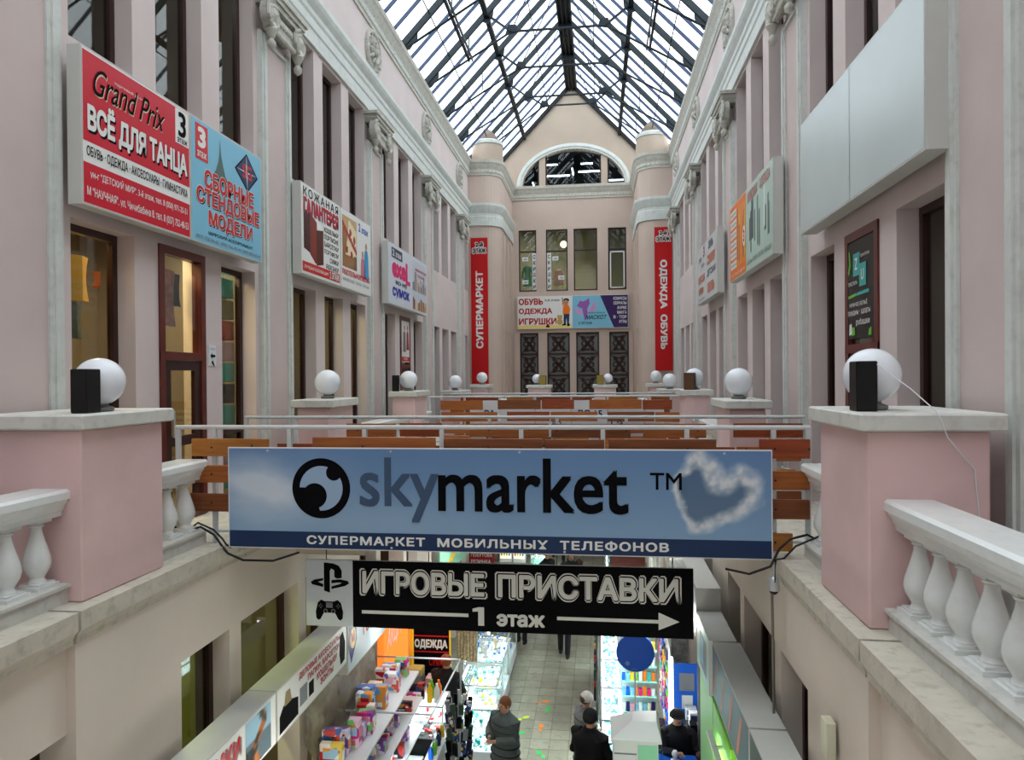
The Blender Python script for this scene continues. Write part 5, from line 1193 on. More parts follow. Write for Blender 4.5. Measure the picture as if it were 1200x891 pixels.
for i, (c, m) in enumerate((('white', WHT), ('grey', GREYP), ('white', WHT))):
    tag(B().bbox(-1.74 + i * .19, -1.58 + i * .19, 8.6, 8.8, .96, 1.1, .01).build('carton_box', m, None), '%s carton near the bottom of the left stall, %s from the left' % (c, ['first', 'second', 'third'][i]), 'box', 'cartons at the left stall')
tag(B().bbox(-1.76, -1.18, 8.5, 9.0, 0, .955, .01).build('counter', BLACK, None), 'black counter block carrying cartons at the bottom left', 'counter')
for i in range(4): tag(B().lathe([(.045, 0), (.05, .02), (.05, .2), (.02, .27), (.02, .31)], (-1.74 + (i % 2) * .12, 11.08 + (i // 2) * .14, 1.313), 12).build('bottle', [YEL, WHITE, GREEN, ORANGE][i], None, True), '%s bottle on top of the lit glass case by the white shelf' % ['yellow', 'white', 'green', 'orange'][i], 'bottle', 'bottles on the lit case')
# rotating rack of accessories
t = thing('display_rack', 'tall rotating rack hung with dark accessory packs', 'rack', (-1.12, 10.4, 0))
B().lathe([(.22, 0), (.22, .03), (.02, .05), (.02, 1.85)], (-1.12, 10.4, 0), 14).build('pole', ALU, t)
rnd = random.Random(4)
for lv in range(7):
    for k in range(8):
        a = k * math.pi / 4 + lv * .2; r = .16; x, y, z = -1.12 + r * math.cos(a), 10.4 + r * math.sin(a), .35 + lv * .2
        m = rnd.choice(DG[:4] + DG[:3] + [(pack_mat('pack_accessory', [(20, 24, 40), (30, 60, 140), (200, 204, 206), (20, 20, 24), (190, 160, 60)], 22), '')] * 4)[0]
        B().beam((x, y, z), (x + .02 * math.cos(a), y + .02 * math.sin(a), z + .16), .07, .05).build('hanging_pack', m, t)
for i in range(6):
    c, m = [('blue and white', BLUE), ('green', GREEN), ('silver', ALU), ('navy', NAVY), ('black', BLACK), ('yellow', YEL)][i]
    B_ = B().lathe([(.035, 0), (.04, .02), (.04, .13), (.02, .16), (.02, .18)], (-1.45 + .02 * (i % 2), 9.95 + i * .13, 1.02), 12).build('bottle', m, None, True)
    tag(B_, '%s toy bottle on the ledge beside the rotating rack, %s from the viewer' % (c, ORD[i]), 'bottle', 'bottles beside the rack')
tag(B().bbox(-1.55, -1.36, 9.9, 10.8, 0, 1.018, .01).build('ledge', WHT, None), 'narrow white ledge carrying toy bottles beside the rotating rack', 'ledge')
# counters along the aisle, left
for i, (y0, y1, x0, x1) in enumerate(((11.55, 12.35, -1.3, -.72), (12.45, 13.35, -1.55, -.85), (13.45, 14.6, -1.65, -.88), (14.7, 16.4, -1.8, -.95))):
    showcase(x0, x1, y0, y1, 1.0, 'brightly lit glass counter on the left of the aisle, %s from the viewer' % ORD[i], 15, (.72,), .3, WHT, [(WHITE, TEAL), (WHITE, YEL), (TEAL, WHITE), (WHITE, BLUE)][i], 20 + i, n=40)
for i, (x, y) in enumerate(((-1.25, 13.7), (-1.1, 14.1), (-1.45, 14.9), (-1.2, 15.4), (-1.35, 13.9))):
    t = thing('jewellery_bust', 'small display stand on the lit aisle counters, %s from the viewer' % ORD[[0, 2, 3, 4, 1][i]], 'stand', (x, y, 1.013), 'stands on the aisle counters')
    B().lathe([(.06, 0), (.06, .015), (.02, .03), (.03, .12), (.06, .2), (.02, .24)], (x, y, 1.013), 12).build('stand', [WHITE, CREAM][i % 2], t, True)
# clothes board
t, P = signbox('notice_board', 'black clothing board in a yellow frame on the lower left side', 'sign', (-2.58, 13.0, .55), (1, 0, 0), (0, 0, 1), .78, 1.3, .04, YEL)
P.rect(INK, .05, .05, .75, 1.24, .0015, 'black_field'); P.rect(RED, .06, 1.10, .74, 1.125, .003, 'red_line'); P.rect(RED, .06, .80, .74, .825, .003, 'red_line')
P.text('ОДЕЖДА', WHITE, .08, .86, .72, 1.05, bold=.06); P.text('СУМКИ', RED, .36, .55, .70, .70, bold=.03); P.text('ОБУВЬ', RED, .4, .3, .7, .42, bold=.02)
B().box(-2.5, -2.46, 13.02, 13.06, 0, .56).box(-1.92, -1.88, 13.02, 13.06, 0, .56).build('leg', ALU, t)
for i, (x, y, z, m, c) in enumerate(((-2.36, 12.55, 1.127, mat('straw_box', (180, 160, 90), .7), 'straw coloured'), (-2.36, 12.55, 1.0, GREYP, 'grey'), (-2.0, 12.5, 1.0, mat('dusty_pink_box', (190, 160, 160), .7), 'dusty pink'))):
    tag(B().bbox(x - .14, x + .14, y - .12, y + .12, z, z + .125, .01).build('storage_box', m, None), '%s storage box in front of the black clothing board' % c, 'box', 'storage boxes by the clothing board')
tag(B().bbox(-2.55, -1.8, 12.3, 12.8, 0, .998, .01).build('counter', CHAR, None), 'dark counter in front of the black clothing board', 'counter')
t = thing('light_box', 'bright orange light box on the lower left wall', 'sign', (-2.6, 11.8, 1.6))
B().bbox(-2.615, -2.5, 11.1, 12.55, 1.45, 2.6, .01).build('case', mat('orange_lightbox', (250, 120, 40), .4, emit=1.2), t); P = Panel((-2.498, 11.1, 1.45), (0, 1, 0), (0, 0, 1), t); P.text('АКЦИЯ', WHITE, .15, .55, 1.1, .95, bold=.03, shear=.2)
b = B().box(-2.5, -2.44, 12.6, 12.72, .5, 2.6); tag(b.build('post', YEL, None), 'yellow post beside the orange light box', 'post')
t = thing('garment_rack', 'rack of patterned scarves beside the clothing board', 'rack', (-1.62, 13.6, 0))
B().tube([(-1.8, 13.6, 1.65), (-1.4, 13.6, 1.65)], .012).build('rail', ALU, t); B().tube([(-1.8, 13.6, 0), (-1.8, 13.6, 1.65)], .012).build('upright', ALU, t); B().tube([(-1.4, 13.6, 0), (-1.4, 13.6, 1.65)], .012).build('upright', ALU, t)
for k in range(6): B().bbox(-1.79 + k * .065, -1.735 + k * .065, 13.55, 13.63, .95, 1.64, .01).build('scarf', mat('patterned_scarf', (170, 150, 120), .8, .6, 30), t)

# --- right side
for i, (y0, y1) in enumerate(((10.9, 12.0), (12.05, 13.2), (13.25, 14.6), (14.7, 16.3))):
    t = showcase(1.02, 1.36, y0, y1, 1.25, 'very bright phone accessory case on the right of the aisle, %s from the viewer' % ORD[i], 32, (.85, .55), .25, WHT, (WHITE, TEAL), 40 + i, n=50)
    B().box(1.345, 1.352, y0 + .04, y1 - .04, .3, 1.2).build('light_panel', mat('light_panel', (235, 250, 255), .5, emit=3), t)
t = thing('display_rack', 'narrow dark rack of sunglasses and straps facing the aisle on the right', 'rack', (.96, 14, 0))
B().box(.93, .97, 12.6, 15.6, .1, 1.5).build('panel', CHAR, t)
rnd = random.Random(9)
for k in range(30): y, z = 12.7 + (k % 10) * .29, .35 + (k // 10) * .36; B().bbox(.895, .93, y, y + .12, z, z + .2, .004).build('hanging_pack', rnd.choice(DG + CG[:2])[0], t)
# shelves of phone cases
t = thing('shelf_unit', 'lit wall shelf full of coloured phone cases behind the right counters', 'shelf', (1.72, 13.3, 0))
B().box(1.38, 2.05, 13.42, 13.46, 0, 2.1).build('back_panel', WHT, t)
for z in (.3, .6, .88, 1.16, 1.44, 1.72): B().box(1.38, 2.05, 13.16, 13.42, z, z + .02).build('shelf', mat('mint_shelf', (150, 220, 200), .3), t)
rnd = random.Random(14); CC = CG + [(TEAL, 'teal'), (ORANGE, 'orange'), (NAVY, 'navy'), (PURP, 'violet'), (CREAM, 'cream')]
RW = ['lowest', 'second', 'third', 'fourth', 'fifth', 'topmost']; CW = ['first', 'second', 'third', 'fourth', 'fifth', 'sixth', 'seventh', 'eighth']
for r, z in enumerate((.3, .6, .88, 1.16, 1.44, 1.72)):
    for k in range(8):
        m, c = rnd.choice(CC); x = 1.41 + k * .078
        tag(B().bbox(x, x + .062, 13.18, 13.24, z + .021, z + .021 + rnd.uniform(.13, .19), .004).build('phone_case', m, None), '%s phone case on the lit wall shelf, %s row, %s from the left' % (c, RW[r], CW[k]), 'phone case', 'phone cases on the lit wall shelf')
area((1.72, 13.0, 2.05), (0.3, 0, 0), .6, .1, 22, (.9, .98, 1))
tube_lamp(1.72, 13.05, 2.08, .6, 'tube lamp over the shelf of phone cases', 'x', None, grp='tubes over the stalls', arm=2.62)
t = thing('display_board', 'white pegboard covered with small colourful packs on the right', 'board', (2.12, 12.6, 0))
B().box(2.12, 2.15, 11.7, 13.3, .6, 2.1).build('board', WHT, t)
for k in range(70):
    y, z = 11.75 + (k % 10) * .15, .68 + (k // 10) * .2; B().box(2.09, 2.12, y, y + rnd.uniform(.05, .11), z, z + rnd.uniform(.08, .15)).build('blister_pack', rnd.choice(CC)[0], t)
tube_lamp(2.16, 11.62, 1.3, .1, 'small lamp at the edge of the white pegboard', 'y', None, grp='tubes over the stalls')
t = thing('light_strip', 'tall vertical light strip beside the blue stall panel', 'lamp', (2.18, 11.6, .5)); B().box(2.14, 2.18, 11.55, 11.6, .5, 2.0).build('tube', TUBE, t); B().box(2.15, 2.18, 11.6, 11.62, 0, 2.0).build('upright', ALU, t); area((2.1, 11.5, 1.3), (0, -math.pi / 2, 0), 1.4, .1, 12)
# black counters with the bitten apple mark
for i, (x0, x1, y0, y1) in enumerate(((1.42, 1.74, 11.5, 11.95), (1.76, 2.06, 11.35, 11.8))):
    t = thing('counter', ('glossy black counter under the phone case shelf, unmarked' if i == 0 else 'glossy black counter marked with a white apple'), 'counter', ((x0 + x1) / 2, y0, 0), 'black phone counters')
    B().bbox(x0, x1, y0, y1, 0, .9, .01).build('body', mat('gloss_black', (12, 12, 14), .15, spec=.6), t); B().box(x0, x1, y0 - .012, y0, .62, .66).box(x0, x1, y0 - .012, y0, .3, .34).build('chrome_strip', ALU, t)
    if i:
        P = Panel((x0, y0 - .002, .6), (1, 0, 0), (0, 0, 1), t); c = (.15, .17)
        pts = []
        for k in range(36):
            a = 2 * math.pi * k / 36; r = .066 * (1 - .16 * math.exp(-((a - math.pi / 2) / .22) ** 2) - .1 * math.exp(-((a - 3 * math.pi / 2) / .25) ** 2)); x, y = c[0] + r * math.cos(a) * .95, c[1] + r * math.sin(a) * 1.02
            d = math.hypot(x - (c[0] + .082), y - (c[1] + .012))
            if d < .036: x = c[0] + .082 - math.sqrt(max(0, .036 ** 2 - (y - c[1] - .012) ** 2))
            pts.append((x, y))
        b = B(); P.poly(WHITE, pts, .003, 'apple_mark'); P.poly(WHITE, [(.15, .245), (.155, .27), (.18, .285), (.178, .262)], .003, 'apple_leaf')
# round blue sign on a pole
t = thing('round_sign', 'round blue sign on a thin white pole above the right stalls', 'sign', (1.54, 10.9, 0))
b = B(); b.prism([(1.545 + .29 * math.cos(2 * math.pi * k / 40), 2.33 + .29 * math.sin(2 * math.pi * k / 40)) for k in range(40)], 'y', 10.86, 10.9); b.build('disc', mat('sign_cobalt', (20, 90, 205), .3, spec=.5), t)
P = Panel((1.255, 10.858, 2.04), (1, 0, 0), (0, 0, 1), t); P.disc(mat('print_pale_blue2', (110, 150, 210), .4), .17, .13, .035, .002, name='emblem'); P.text('связь', mat('print_pale_blue2', (110, 150, 210), .4), .22, .03, .33, .06)
B().tube([(1.545, 10.92, 0), (1.545, 10.92, 2.1)], .016, 8).build('pole', WHT, t)
tag(B().bbox(2.5, 2.6, 9.1, 11.1, 0, 3.0, .01).build('curtain', mat('dark_gap_black', (16, 16, 18), .9), None), 'black sheet added for the dark gap on the lower right wall behind the desk', 'curtain')  # added black sheet standing in for the dark gap between the stall panels
# white kiosk
t = thing('kiosk', 'white kiosk with a sloped roof and mint panel at the bottom right of the aisle', 'kiosk', (1.42, 8.9, 0))
B().loft([[(1.16, 8.6, z), (1.70, 8.6, z), (1.72, 9.25, z), (1.16, 9.1, z)] for z in (0, 2.14)]).build('body', WHT, t)
B().loft([[(1.13, 8.56, 2.14), (1.74, 8.56, 2.14), (1.76, 9.3, 2.14), (1.13, 9.14, 2.14)], [(1.13, 8.56, 2.17), (1.74, 8.56, 2.17), (1.76, 9.3, 2.17), (1.13, 9.14, 2.17)], [(1.4, 8.85, 2.27), (1.7, 8.85, 2.27), (1.72, 9.15, 2.27), (1.42, 9.1, 2.27)]]).build('roof', WHT, t)
B().box(1.46, 1.69, 8.585, 8.6, 1.5, 2.1).build('mint_front', MINT, t); B().box(1.17, 1.44, 8.592, 8.6, 1.98, 1.995).build('joint', GREYP, t)
# blue panel with lettering, and desk
t, P = signbox('blue_board', 'tall blue stall panel with white lettering and two notices on the right', 'panel', (2.24, 11.95, .35), (1, 0, 0), (0, 0, 1), .42, 1.4, .04, BLUE)
P.rect(GREYP, .08, .95, .33, 1.25, .002, 'notice'); P.rect(WHITE, .12, .65, .3, .88, .002, 'notice'); P.text('БЕЖ', WHITE, .05, .05, .38, .22, bold=.03, rot=90); P.disc(WHITE, .3, .5, .02, .002, name='dot'); P.disc(WHITE, .36, .53, .02, .002, name='dot')
t = thing('desk', 'bright blue desk in front of the seated clerk', 'desk', (2.2, 10.9, 0))
B().bbox(1.82, 2.62, 10.35, 10.95, .72, .76, .008).build('top', BLUE, t)
for x in (1.86, 2.58):
    for y in (10.4, 10.9): B().box(x - .02, x + .02, y - .02, y + .02, 0, .72).build('leg', ALU, t)
t = thing('web_camera', 'small white round camera on the blue desk', 'camera', (2.12, 10.75, .76)); B().lathe([(.06, 0), (.065, .02), (.03, .04), (.03, .06), (.045, .09), (.05, .12), (.03, .16)], (2.12, 10.75, .76), 16).build('body', WHT, t, True)
tag(B().lathe([(.03, 0), (.034, .08), (.03, .12), (.012, .16), (.012, .19)], (1.92, 10.8, .76), 14).build('bottle', CGLASS, None, True), 'clear plastic bottle on the blue desk', 'bottle')
tag(B().sphere((2.5, 10.8, .83), .07, 14, 10).build('pouch', mat('brown_pouch', (70, 44, 34), .6), None, True), 'dark brown round pouch at the right end of the blue desk', 'bag')
tag(B().bbox(1.98, 2.1, 10.5, 10.6, .76, .775, .004).build('saucer', WHT, None), 'small white tray on the blue desk', 'tray')
goods(6, 2.4, 2.6, 11.2, 12.9, .9, lambda i, c: '%s pack on the dark shelf behind the clerk, %s from the viewer' % (c, ORD[i]), 'packs behind the clerk', DG, (.1, .3), (.1, .2), 31, 'carton_pack')
tag(B().bbox(2.38, 2.6, 11.15, 12.93, 0, .898, .01).build('counter', CHAR, None), 'dark shelf block behind the seated clerk', 'counter')
tag(B().bbox(2.3, 2.6, 12.95, 13.1, .9, 2.2, .01).build('poster_board', mat('grey_map_print', (130, 130, 126), .6, .5, 9), None), 'grey patterned board above the blue stall panel', 'board')

# --- far stalls seen between the two banners
FY = mat('fridge_glow', (250, 240, 190), .5, emit=1.5)
for i, x in enumerate((-2.5, -2.02)):
    t = thing('drinks_fridge', 'glowing drinks fridge at the far left of the lower floor, %s of the two' % ['left', 'right'][i], 'fridge', (x + .22, 24.6, 0), 'drinks fridges')
    B().bbox(x, x + .45, 24.5, 25.0, 0, 1.9, .01).build('cabinet', WHT, t); B().box(x + .04, x + .41, 24.485, 24.5, .15, 1.75).build('glowing_door', FY, t)
    for k in range(4):
        for q in range(4): B().lathe([(.03, 0), (.03, .16), (.01, .22)], (x + .09 + q * .09, 24.46, .25 + k * .38), 8).build('bottle', [RED, YEL, GREEN, BLUE][(k + q) % 4], t)
t, P = signbox('hanging_sign', 'small dark red sign with white letters at the far left of the lower floor', 'sign', (-2.6, 19.2, 1.25), (1, 0, 0), (0, 0, 1), .72, .55, .04, mat('sign_maroon', (150, 30, 34), .4)); P.text('ПОБУТОВА', WHITE, .06, .32, .66, .42, bold=.02); P.text('РЕЗИНКА', WHITE, .06, .14, .62, .24, bold=.02)
B().box(-2.55, -2.5, 19.2, 19.24, 0, 1.26).build('post', ALU, t)
showcase(-1.2, -.7, 22.5, 24.5, 1.1, 'lit green glass counter far down the left side of the aisle', 30, (.7,), .3, MINT, (GREEN, WHITE), 61)
for i, (y0, y1) in enumerate(((19.0, 20.8), (21.0, 23.0))): showcase(1.2, 2.3, y0, y1, 1.1, 'wide lit glass counter far down the right side of the aisle, %s of the two' % ['nearer', 'farther'][i], 50, (.7,), .3, WHT, (WHITE, TEAL), 70 + i, n=60)
tag(B().bbox(1.3, 2.3, 20.2, 20.25, 1.12, 1.5, .01).build('banner_board', mat('brown_board', (96, 40, 30), .5), None), 'brown board on the far right counter', 'board')
t, P = signbox('stall_sign', 'slanted green and yellow stall board high on the far lower left', 'sign', (-2.5, 15.2, 2.1), (.1, 1, 0), (0, 0, 1), 3.6, .7, .05, MINT); P.poly(YEL, [(.2, .05), (1.4, .6), (1.8, .6), (.6, .05)], .002, 'yellow_stroke'); P.poly(NAVY, [(2.2, .1), (2.3, .6), (2.6, .6), (2.5, .1)], .002, 'blue_stroke'); B().box(-2.62, -2.5, 15.3, 15.35, 2.2, 2.25).box(-2.62, -2.3, 18.5, 18.55, 2.2, 2.25).build('bracket', STEEL, t)
# tube lamps and bare glow points added to brighten the lower floor
def point(loc, e, r=.15, col=(1, .97, .9)):
    l = bpy.data.lights.new('added_glow', 'POINT'); l.energy = e; l.shadow_soft_size = r; l.color = col
    o = bpy.data.objects.new('added_glow', l); COL.objects.link(o); o.location = loc
for i, (x, y, z, L) in enumerate(((-1.95, 12.4, 2.85, .9), (1.9, 11.0, 2.95, .9), (-1.95, 15.5, 2.85, .9), (1.9, 15.2, 2.95, .9), (-1.95, 20.5, 2.85, .9), (1.9, 20, 2.95, .9), (-1.9, 9.9, 2.9, .6))):
    point((x - .1 * (1 if x > 0 else -1), y, z - .12), 8 if i == 6 else 24)
    tube_lamp(x, y, z + .06, L, 'added tube lamp over the %s stalls, %s from the viewer' % ('left' if x < 0 else 'right', ORD[[1, 0, 2, 1, 3, 2, 0][i]]), 'x', None, grp='tubes over the stalls', arm=2.62 if x > 0 else -2.62)
for x, y in ((-1.6, 3.2), (1.6, 3.2), (-1.6, 6.4), (1.6, 6.4), (-1.6, -2), (1.6, -2), (0, -8)):
    point((x, y, 2.6), 30)  # unseen points added to lift the lower walls around the viewer
# coloured footprints stuck on the tiles
FO, FG, FL = mat('sticker_orange', (240, 130, 40), .5), mat('sticker_green', (40, 180, 80), .5), mat('sticker_lime', (200, 220, 50), .5)
for i, (x, y, m, c, a) in enumerate(((-.13, 14.08, FO, 'orange', 60), (-.02, 13.77, FG, 'green', 10), (-.46, 13.37, FL, 'lime', 50), (-.10, 13.05, FO, 'orange', 5), (-.5, 12.79, FG, 'green', 70), (-.03, 12.13, FG, 'green', -30))):
    b = B(); ca, sa = math.cos(math.radians(90 - a)), math.sin(math.radians(90 - a))
    def T(u, v): return (x + u * ca - v * sa, y + u * sa + v * ca)
    for cu, cv, ru, rv in ((-.09, 0, .045, .035), (.06, .005, .075, .045)): 
        k0 = [T(cu + ru * math.cos(q * .45), cv + rv * math.sin(q * .45)) for q in range(14)]; b.prism(k0, 'z', .001, .004)
    tag(b.build('footprint_sticker', m, None), '%s footprint sticker on the floor tiles, %s from the far end' % (c, ['first', 'second', 'third', 'fourth', 'fifth', 'sixth'][i]), 'sticker', 'footprint stickers')

# ================================================================== PEOPLE
SKIN = mat('skin', (196, 150, 124), .6)
BULK = 1.22
def person(x, y, head, label, coat=(40, 44, 46), trousers=(24, 24, 28), hair=(60, 40, 30), hat=None, H=1.68, hem=.82, arms=None, seated=False, step=.0, bag=None, z=0.0):
    """faces local -Y; head = heading in degrees (0: towards the viewer)"""
    t = thing('person', label, 'person', (0, 0, 0)); k = H / 1.68; q = mat('cloth_%d_%d_%d' % coat, coat, .75, .12, 20, spec=.2)
    dz = -.42 if seated else 0
    arms = arms or [((-.24, .02, 1.12), (-.25, -.06, .88)), ((.24, .02, 1.12), (.25, -.06, .88))]
    vs, es, rs = [], [], []
    def nd(p, r, prev=None):
        vs.append(((p[0]) * k, p[1] * k, (p[2] + (dz if p[2] > .85 else 0)) * k)); rs.append(r * k)
        if prev is not None: es.append((prev, len(vs) - 1))
        return len(vs) - 1
    pe = nd((0, 0, .93), .115); sp = nd((0, .01, 1.12), .11, pe); ch = nd((0, .01, 1.32), .125, sp); nk = nd((0, 0, 1.45), .052, ch)
    h0 = nd((0, -.015, 1.53), .072, nk); h1 = nd((0, -.02, 1.60), .092, h0); nd((0, -.01, 1.65), .062, h1)
    for s, (el, ha) in zip((-1, 1), arms):
        sh = nd((s * .16, .01, 1.36), .038, ch); e = nd(el, .034, sh); wv = nd(ha, .024, e); d = (V(ha) - V(el)).normalized(); pm = nd(tuple(V(ha) + d * .06), .03, wv)
        pp = V(ha) + d * .07; sd = d.cross(V((0, 1, 0))).normalized()
        for f in range(4):
            o = pp + sd * (.024 * (f - 1.5)); a_ = nd(tuple(o + d * .035), .009, pm); nd(tuple(o + d * (.07 - .006 * abs(f - 1.5)) + V((0, -.02, -.005))), .008, a_)
        a_ = nd(tuple(V(ha) + d * .03 + V((0, -.03, 0)) + sd * -.03), .01, wv); nd(tuple(V(ha) + d * .06 + V((0, -.045, 0)) + sd * -.035), .008, a_)
    for s in (-1, 1):
        if seated: kn = nd((s * .11, -.42, .52), .06, nd((s * .1, -.05, .50), .085, pe)); an = nd((s * .11, -.40, .1), .04, kn)
        else: kn = nd((s * .1, -.02 - s * step * .5, .5), .06, nd((s * .095, 0, .86), .085, pe)); an = nd((s * .1, .02 - s * step, .09), .04, kn)
        nd((s * .1, vs[an][1] / k - .13, .035), .035, an)
    me = bpy.data.meshes.new('body'); me.from_pydata(vs, es, []); o = bpy.data.objects.new('body', me); COL.objects.link(o)
    o.modifiers.new('s', 'SKIN'); sv = me.skin_vertices[0].data
    for i, r in enumerate(rs): sv[i].radius = (r, r)
    sv[0].use_root = True; o.modifiers.new('b', 'SUBSURF').levels = 1
    dg = bpy.context.evaluated_depsgraph_get(); dg.update(); m2 = bpy.data.meshes.new_from_object(o.evaluated_get(dg)); bpy.data.objects.remove(o)
    m2.materials.clear(); m2.materials.append(SKIN)
    for p in m2.polygons: p.use_smooth = True
    o = bpy.data.objects.new('body', m2); COL.objects.link(o); par(o, t)
    P3 = lambda p: V((p[0] * k, p[1] * k, (p[2] + (dz if p[2] > .85 else 0)) * k))
    # face
    hc_ = P3((0, -.02, 1.59))
    b = B(); b.sphere(hc_ + V((0, -.092, -.012)) * k, .014 * k, 8, 6, (.9, 1.2, 1.6)); b.build('nose', SKIN, o, True)
    b = B()
    for s in (-1, 1): b.sphere(hc_ + V((s * .033, -.083, .018)) * k, .009 * k, 8, 6)
    b.build('eyes', INK, o, True)
    B().sphere(hc_ + V((0, -.086, -.045)) * k, .02 * k, 8, 5, (1, .4, .35)).build('mouth', mat('lips', (150, 80, 76), .6), o, True)
    b = B()
    for s in (-1, 1): b.sphere(hc_ + V((s * .092, .0, -.005)) * k, .022 * k, 8, 6, (.4, .8, 1.2))
    b.build('ears', SKIN, o, True)
    # hair and hat
    hm = mat('hair_%d_%d_%d' % hair, hair, .6, .2, 40)
    B().sphere(hc_ + V((0, .036, .026)) * k, .102 * k, 18, 12, (1.0, .95, 1.02 if hat is None else .85)).build('hair', hm, t, True)
    if hat:
        hcn = hc_ + V((0, .012, .045)) * k; kind, hcol = hat; hmt = mat('hat_%d_%d_%d' % hcol, hcol, .85, .15, 30)
        bb_ = B(); R = .112 * k; rg = []
        for i in range(8):
            a = i / 7 * math.pi / 2; rg.append([hcn + V((R * math.cos(a) * math.cos(u * math.pi / 10), R * math.cos(a) * math.sin(u * math.pi / 10), R * (1.05 if kind == 'knit' else .8) * math.sin(a) - .02)) for u in range(20)])
        bb_.loft([[p + V((0, 0, -.02)) for p in rg[0]]] + rg)
        if kind == 'cap': bb_.loft([[hcn + V((x_ * .085, -.09 - .07 * (1 - x_ * x_), z_)) for x_ in (-1, -.5, 0, .5, 1)] + [hcn + V((.085, -.06, z_)), hcn + V((-.085, -.06, z_))] for z_ in (-.02, -.008)])
        bb_.build('cap' if kind == 'cap' else 'knitted_hat', hmt, t, True)
    # coat: torso loft plus sleeves
    b = B(); hz = hem if not seated else .93
    pr = [(hz, .225 if hem < .8 else .19, .16), (max(.95, hz + .02), .20, .15), (1.08, .185, .14), (1.25, .21, .15), (1.36, .215, .14), (1.41, .16, .115), (1.44, .105, .09), (1.48, .075, .08)]
    b.loft([[P3(((a * (BULK if zz < 1.4 else 1.05)) * math.cos(u * math.pi / 12), .01 + d * (BULK if zz < 1.4 else 1.1) * math.sin(u * math.pi / 12), zz)) for u in range(24)] for zz, a, d in pr])
    c = b.build('coat', q, t, True)
    for s, (el, ha) in zip((-1, 1), arms): B().tube([P3((s * .14, .01, 1.37)), P3((s * .2, .01, 1.36)), P3(el), P3(tuple(V(el).lerp(V(ha), .95)))], [.08 * k, .105 * k, .088 * k, .062 * k], 14).build('sleeve', q, c, True)
    if hem < .75 and not seated:
        b = B()
        for zz in (.62, .74, .86, .98, 1.1, 1.22, 1.32): b.loft([[P3((BULK * (.238 - (zz - .6) * .05) * math.cos(u * math.pi / 12), .01 + BULK * (.172 - (zz - .6) * .03) * math.sin(u * math.pi / 12), zz + dz_)) for u in range(24)] for dz_ in (0, .008)])
        b.build('quilting_seam', mat('seam_dark', (30, 34, 34), .8), c)
    # trousers and shoes
    tm = mat('trouser_%d_%d_%d' % trousers, trousers, .8); b = B()
    for s in (-1, 1):
        if seated: b.tube([P3((s * .1, .0, .52)), (s * .11 * k, -.42 * k, .53 * k), (s * .11 * k, -.41 * k, .12 * k)], [.095 * k, .075 * k, .055 * k], 12)
        else: b.tube([P3((s * .09, 0, .9)) if True else 0, (s * .1 * k, (-.02 - s * step * .5) * k, .5 * k), (s * .1 * k, (.02 - s * step) * k, .08 * k)], [.1 * k, .075 * k, .058 * k], 12)
    b.build('trousers', tm, t, True)
    for s in (-1, 1):
        ay = (-.40 if seated else .02 - s * step) * k
        B().loft([[(s * .1 * k + a * math.cos(u * math.pi / 8), ay - .05 + d * math.sin(u * math.pi / 8), zz) for u in range(16)] for zz, a, d in ((0, .045, .13), (.03, .05, .135), (.07, .045, .1), (.11, .04, .055))]).build('shoe', BLACK, t, True)
    if bag:
        b = B().bbox(-.34, -.24, -.12, .14, .55, .85, .02); g = b.build('shoulder_bag', mat('bag_%d' % bag[0], bag, .6), t)
    t.location = (x, y, z); t.rotation_euler.z = math.radians(head); return t
person(-.45, 10.62, -38, 'woman with short auburn hair in a long grey quilted coat at the lit aisle counters', (84, 94, 92), (30, 32, 34), (120, 72, 40), None, 1.64, .42, [((-.27, -.05, 1.12), (-.1, -.24, 1.14)), ((.26, 0, 1.12), (.05, -.27, 1.12))])
person(.86, 10.12, 150, 'man in a black jacket and knitted hat by the bright right counters', (18, 18, 22), (20, 20, 24), (30, 26, 24), ('knit', (26, 27, 34)), 1.74, .8, [((-.28, -.02, 1.12), (-.12, -.2, 1.1)), ((.27, -.02, 1.12), (.1, -.22, 1.1))])
person(.79, 10.95, 110, 'person in a white knitted hat and grey coat beside the bright right counters', (120, 124, 126), (40, 42, 46), (90, 70, 60), ('knit', (206, 204, 196)), 1.62, .7, [((-.27, -.03, 1.12), (-.1, -.24, 1.05)), ((.26, 0, 1.12), (.08, -.25, 1.05))])
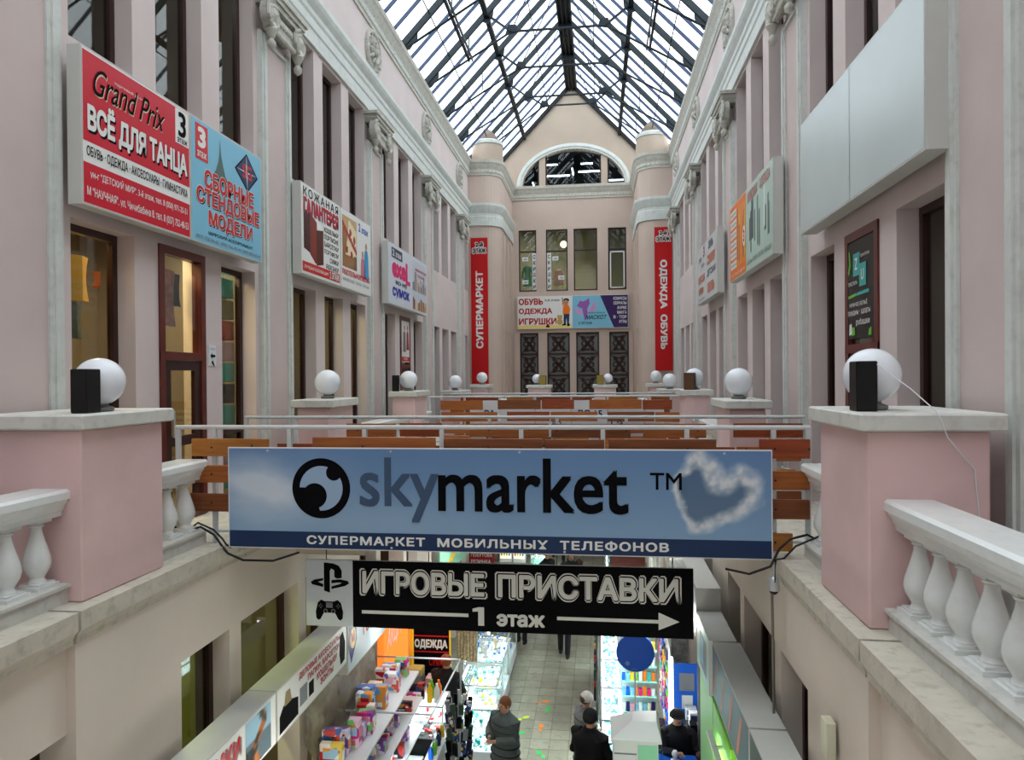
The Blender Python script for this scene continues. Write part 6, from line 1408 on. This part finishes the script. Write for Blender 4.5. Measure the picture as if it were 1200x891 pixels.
person(-1.66, 12.0, 160, 'vendor in black with reddish hair standing behind the left counters', (18, 18, 20), (20, 20, 22), (130, 70, 40), None, 1.7, .8, [((-.25, -.05, 1.12), (-.18, -.25, 1.0)), ((.25, -.05, 1.12), (.18, -.25, 1.0))])
person(2.2, 11.2 - .0, 12, 'clerk in a black cap sitting at the blue desk', (22, 24, 30), (26, 28, 34), (40, 34, 30), ('cap', (18, 18, 22)), 1.76, .8, [((-.27, -.12, 1.15), (-.12, -.34, 1.22)), ((.28, -.12, 1.15), (.3, -.4, 1.22))], seated=True)
t = thing('chair', 'dark office chair under the seated clerk', 'chair', (2.2, 11.25, 0)); B().bbox(1.99, 2.41, 11.1, 11.38, .36, .42, .015).build('seat', BLACK, t); B().bbox(2.0, 2.4, 11.4, 11.45, .45, .9, .015).build('backrest', BLACK, t); B().lathe([(.22, 0), (.22, .03), (.03, .06), (.03, .36)], (2.2, 11.24, 0), 14).build('base', ALU, t)
person(.92, 8.95, 180, 'dark haired person at the bottom of the aisle beside the white kiosk', (30, 30, 34), (26, 26, 30), (26, 22, 20), None, 1.55, .8)
person(.17, 16.5, 175, 'walker in dark trousers in the middle of the aisle below the black banner', (60, 62, 66), (18, 18, 22), (60, 44, 34), None, 1.7, .8, step=.14)
person(-1.02 + .1, 17.2, 170, 'walker in black boots beside the far left counters', (50, 40, 40), (18, 18, 20), (50, 38, 30), None, 1.66, .8, step=.06)
person(.48, 18.6, 180, 'walker in dark clothes farther down the aisle', (40, 44, 50), (22, 22, 26), (60, 44, 34), None, 1.7, .8, step=.1)
person(-.42, 19.3, 60, 'man in a dark cap and coat far down the aisle', (24, 24, 26), (26, 26, 30), (40, 34, 30), ('cap', (30, 30, 32)), 1.75, .7)
person(.22, 19.6, 10, 'person with reddish hair and a dark coat far down the aisle', (30, 34, 38), (26, 26, 30), (130, 70, 40), None, 1.62, .7)
person(-.15, 24.6, 0, 'distant walker in black tights near the end of the aisle', (50, 50, 54), (16, 16, 18), (50, 40, 34), None, 1.68, .8, step=.1)
person(-.75, 25.6, 0, 'distant walker on the left near the end of the aisle', (60, 40, 40), (20, 20, 24), (50, 40, 34), None, 1.68, .8, step=.1)
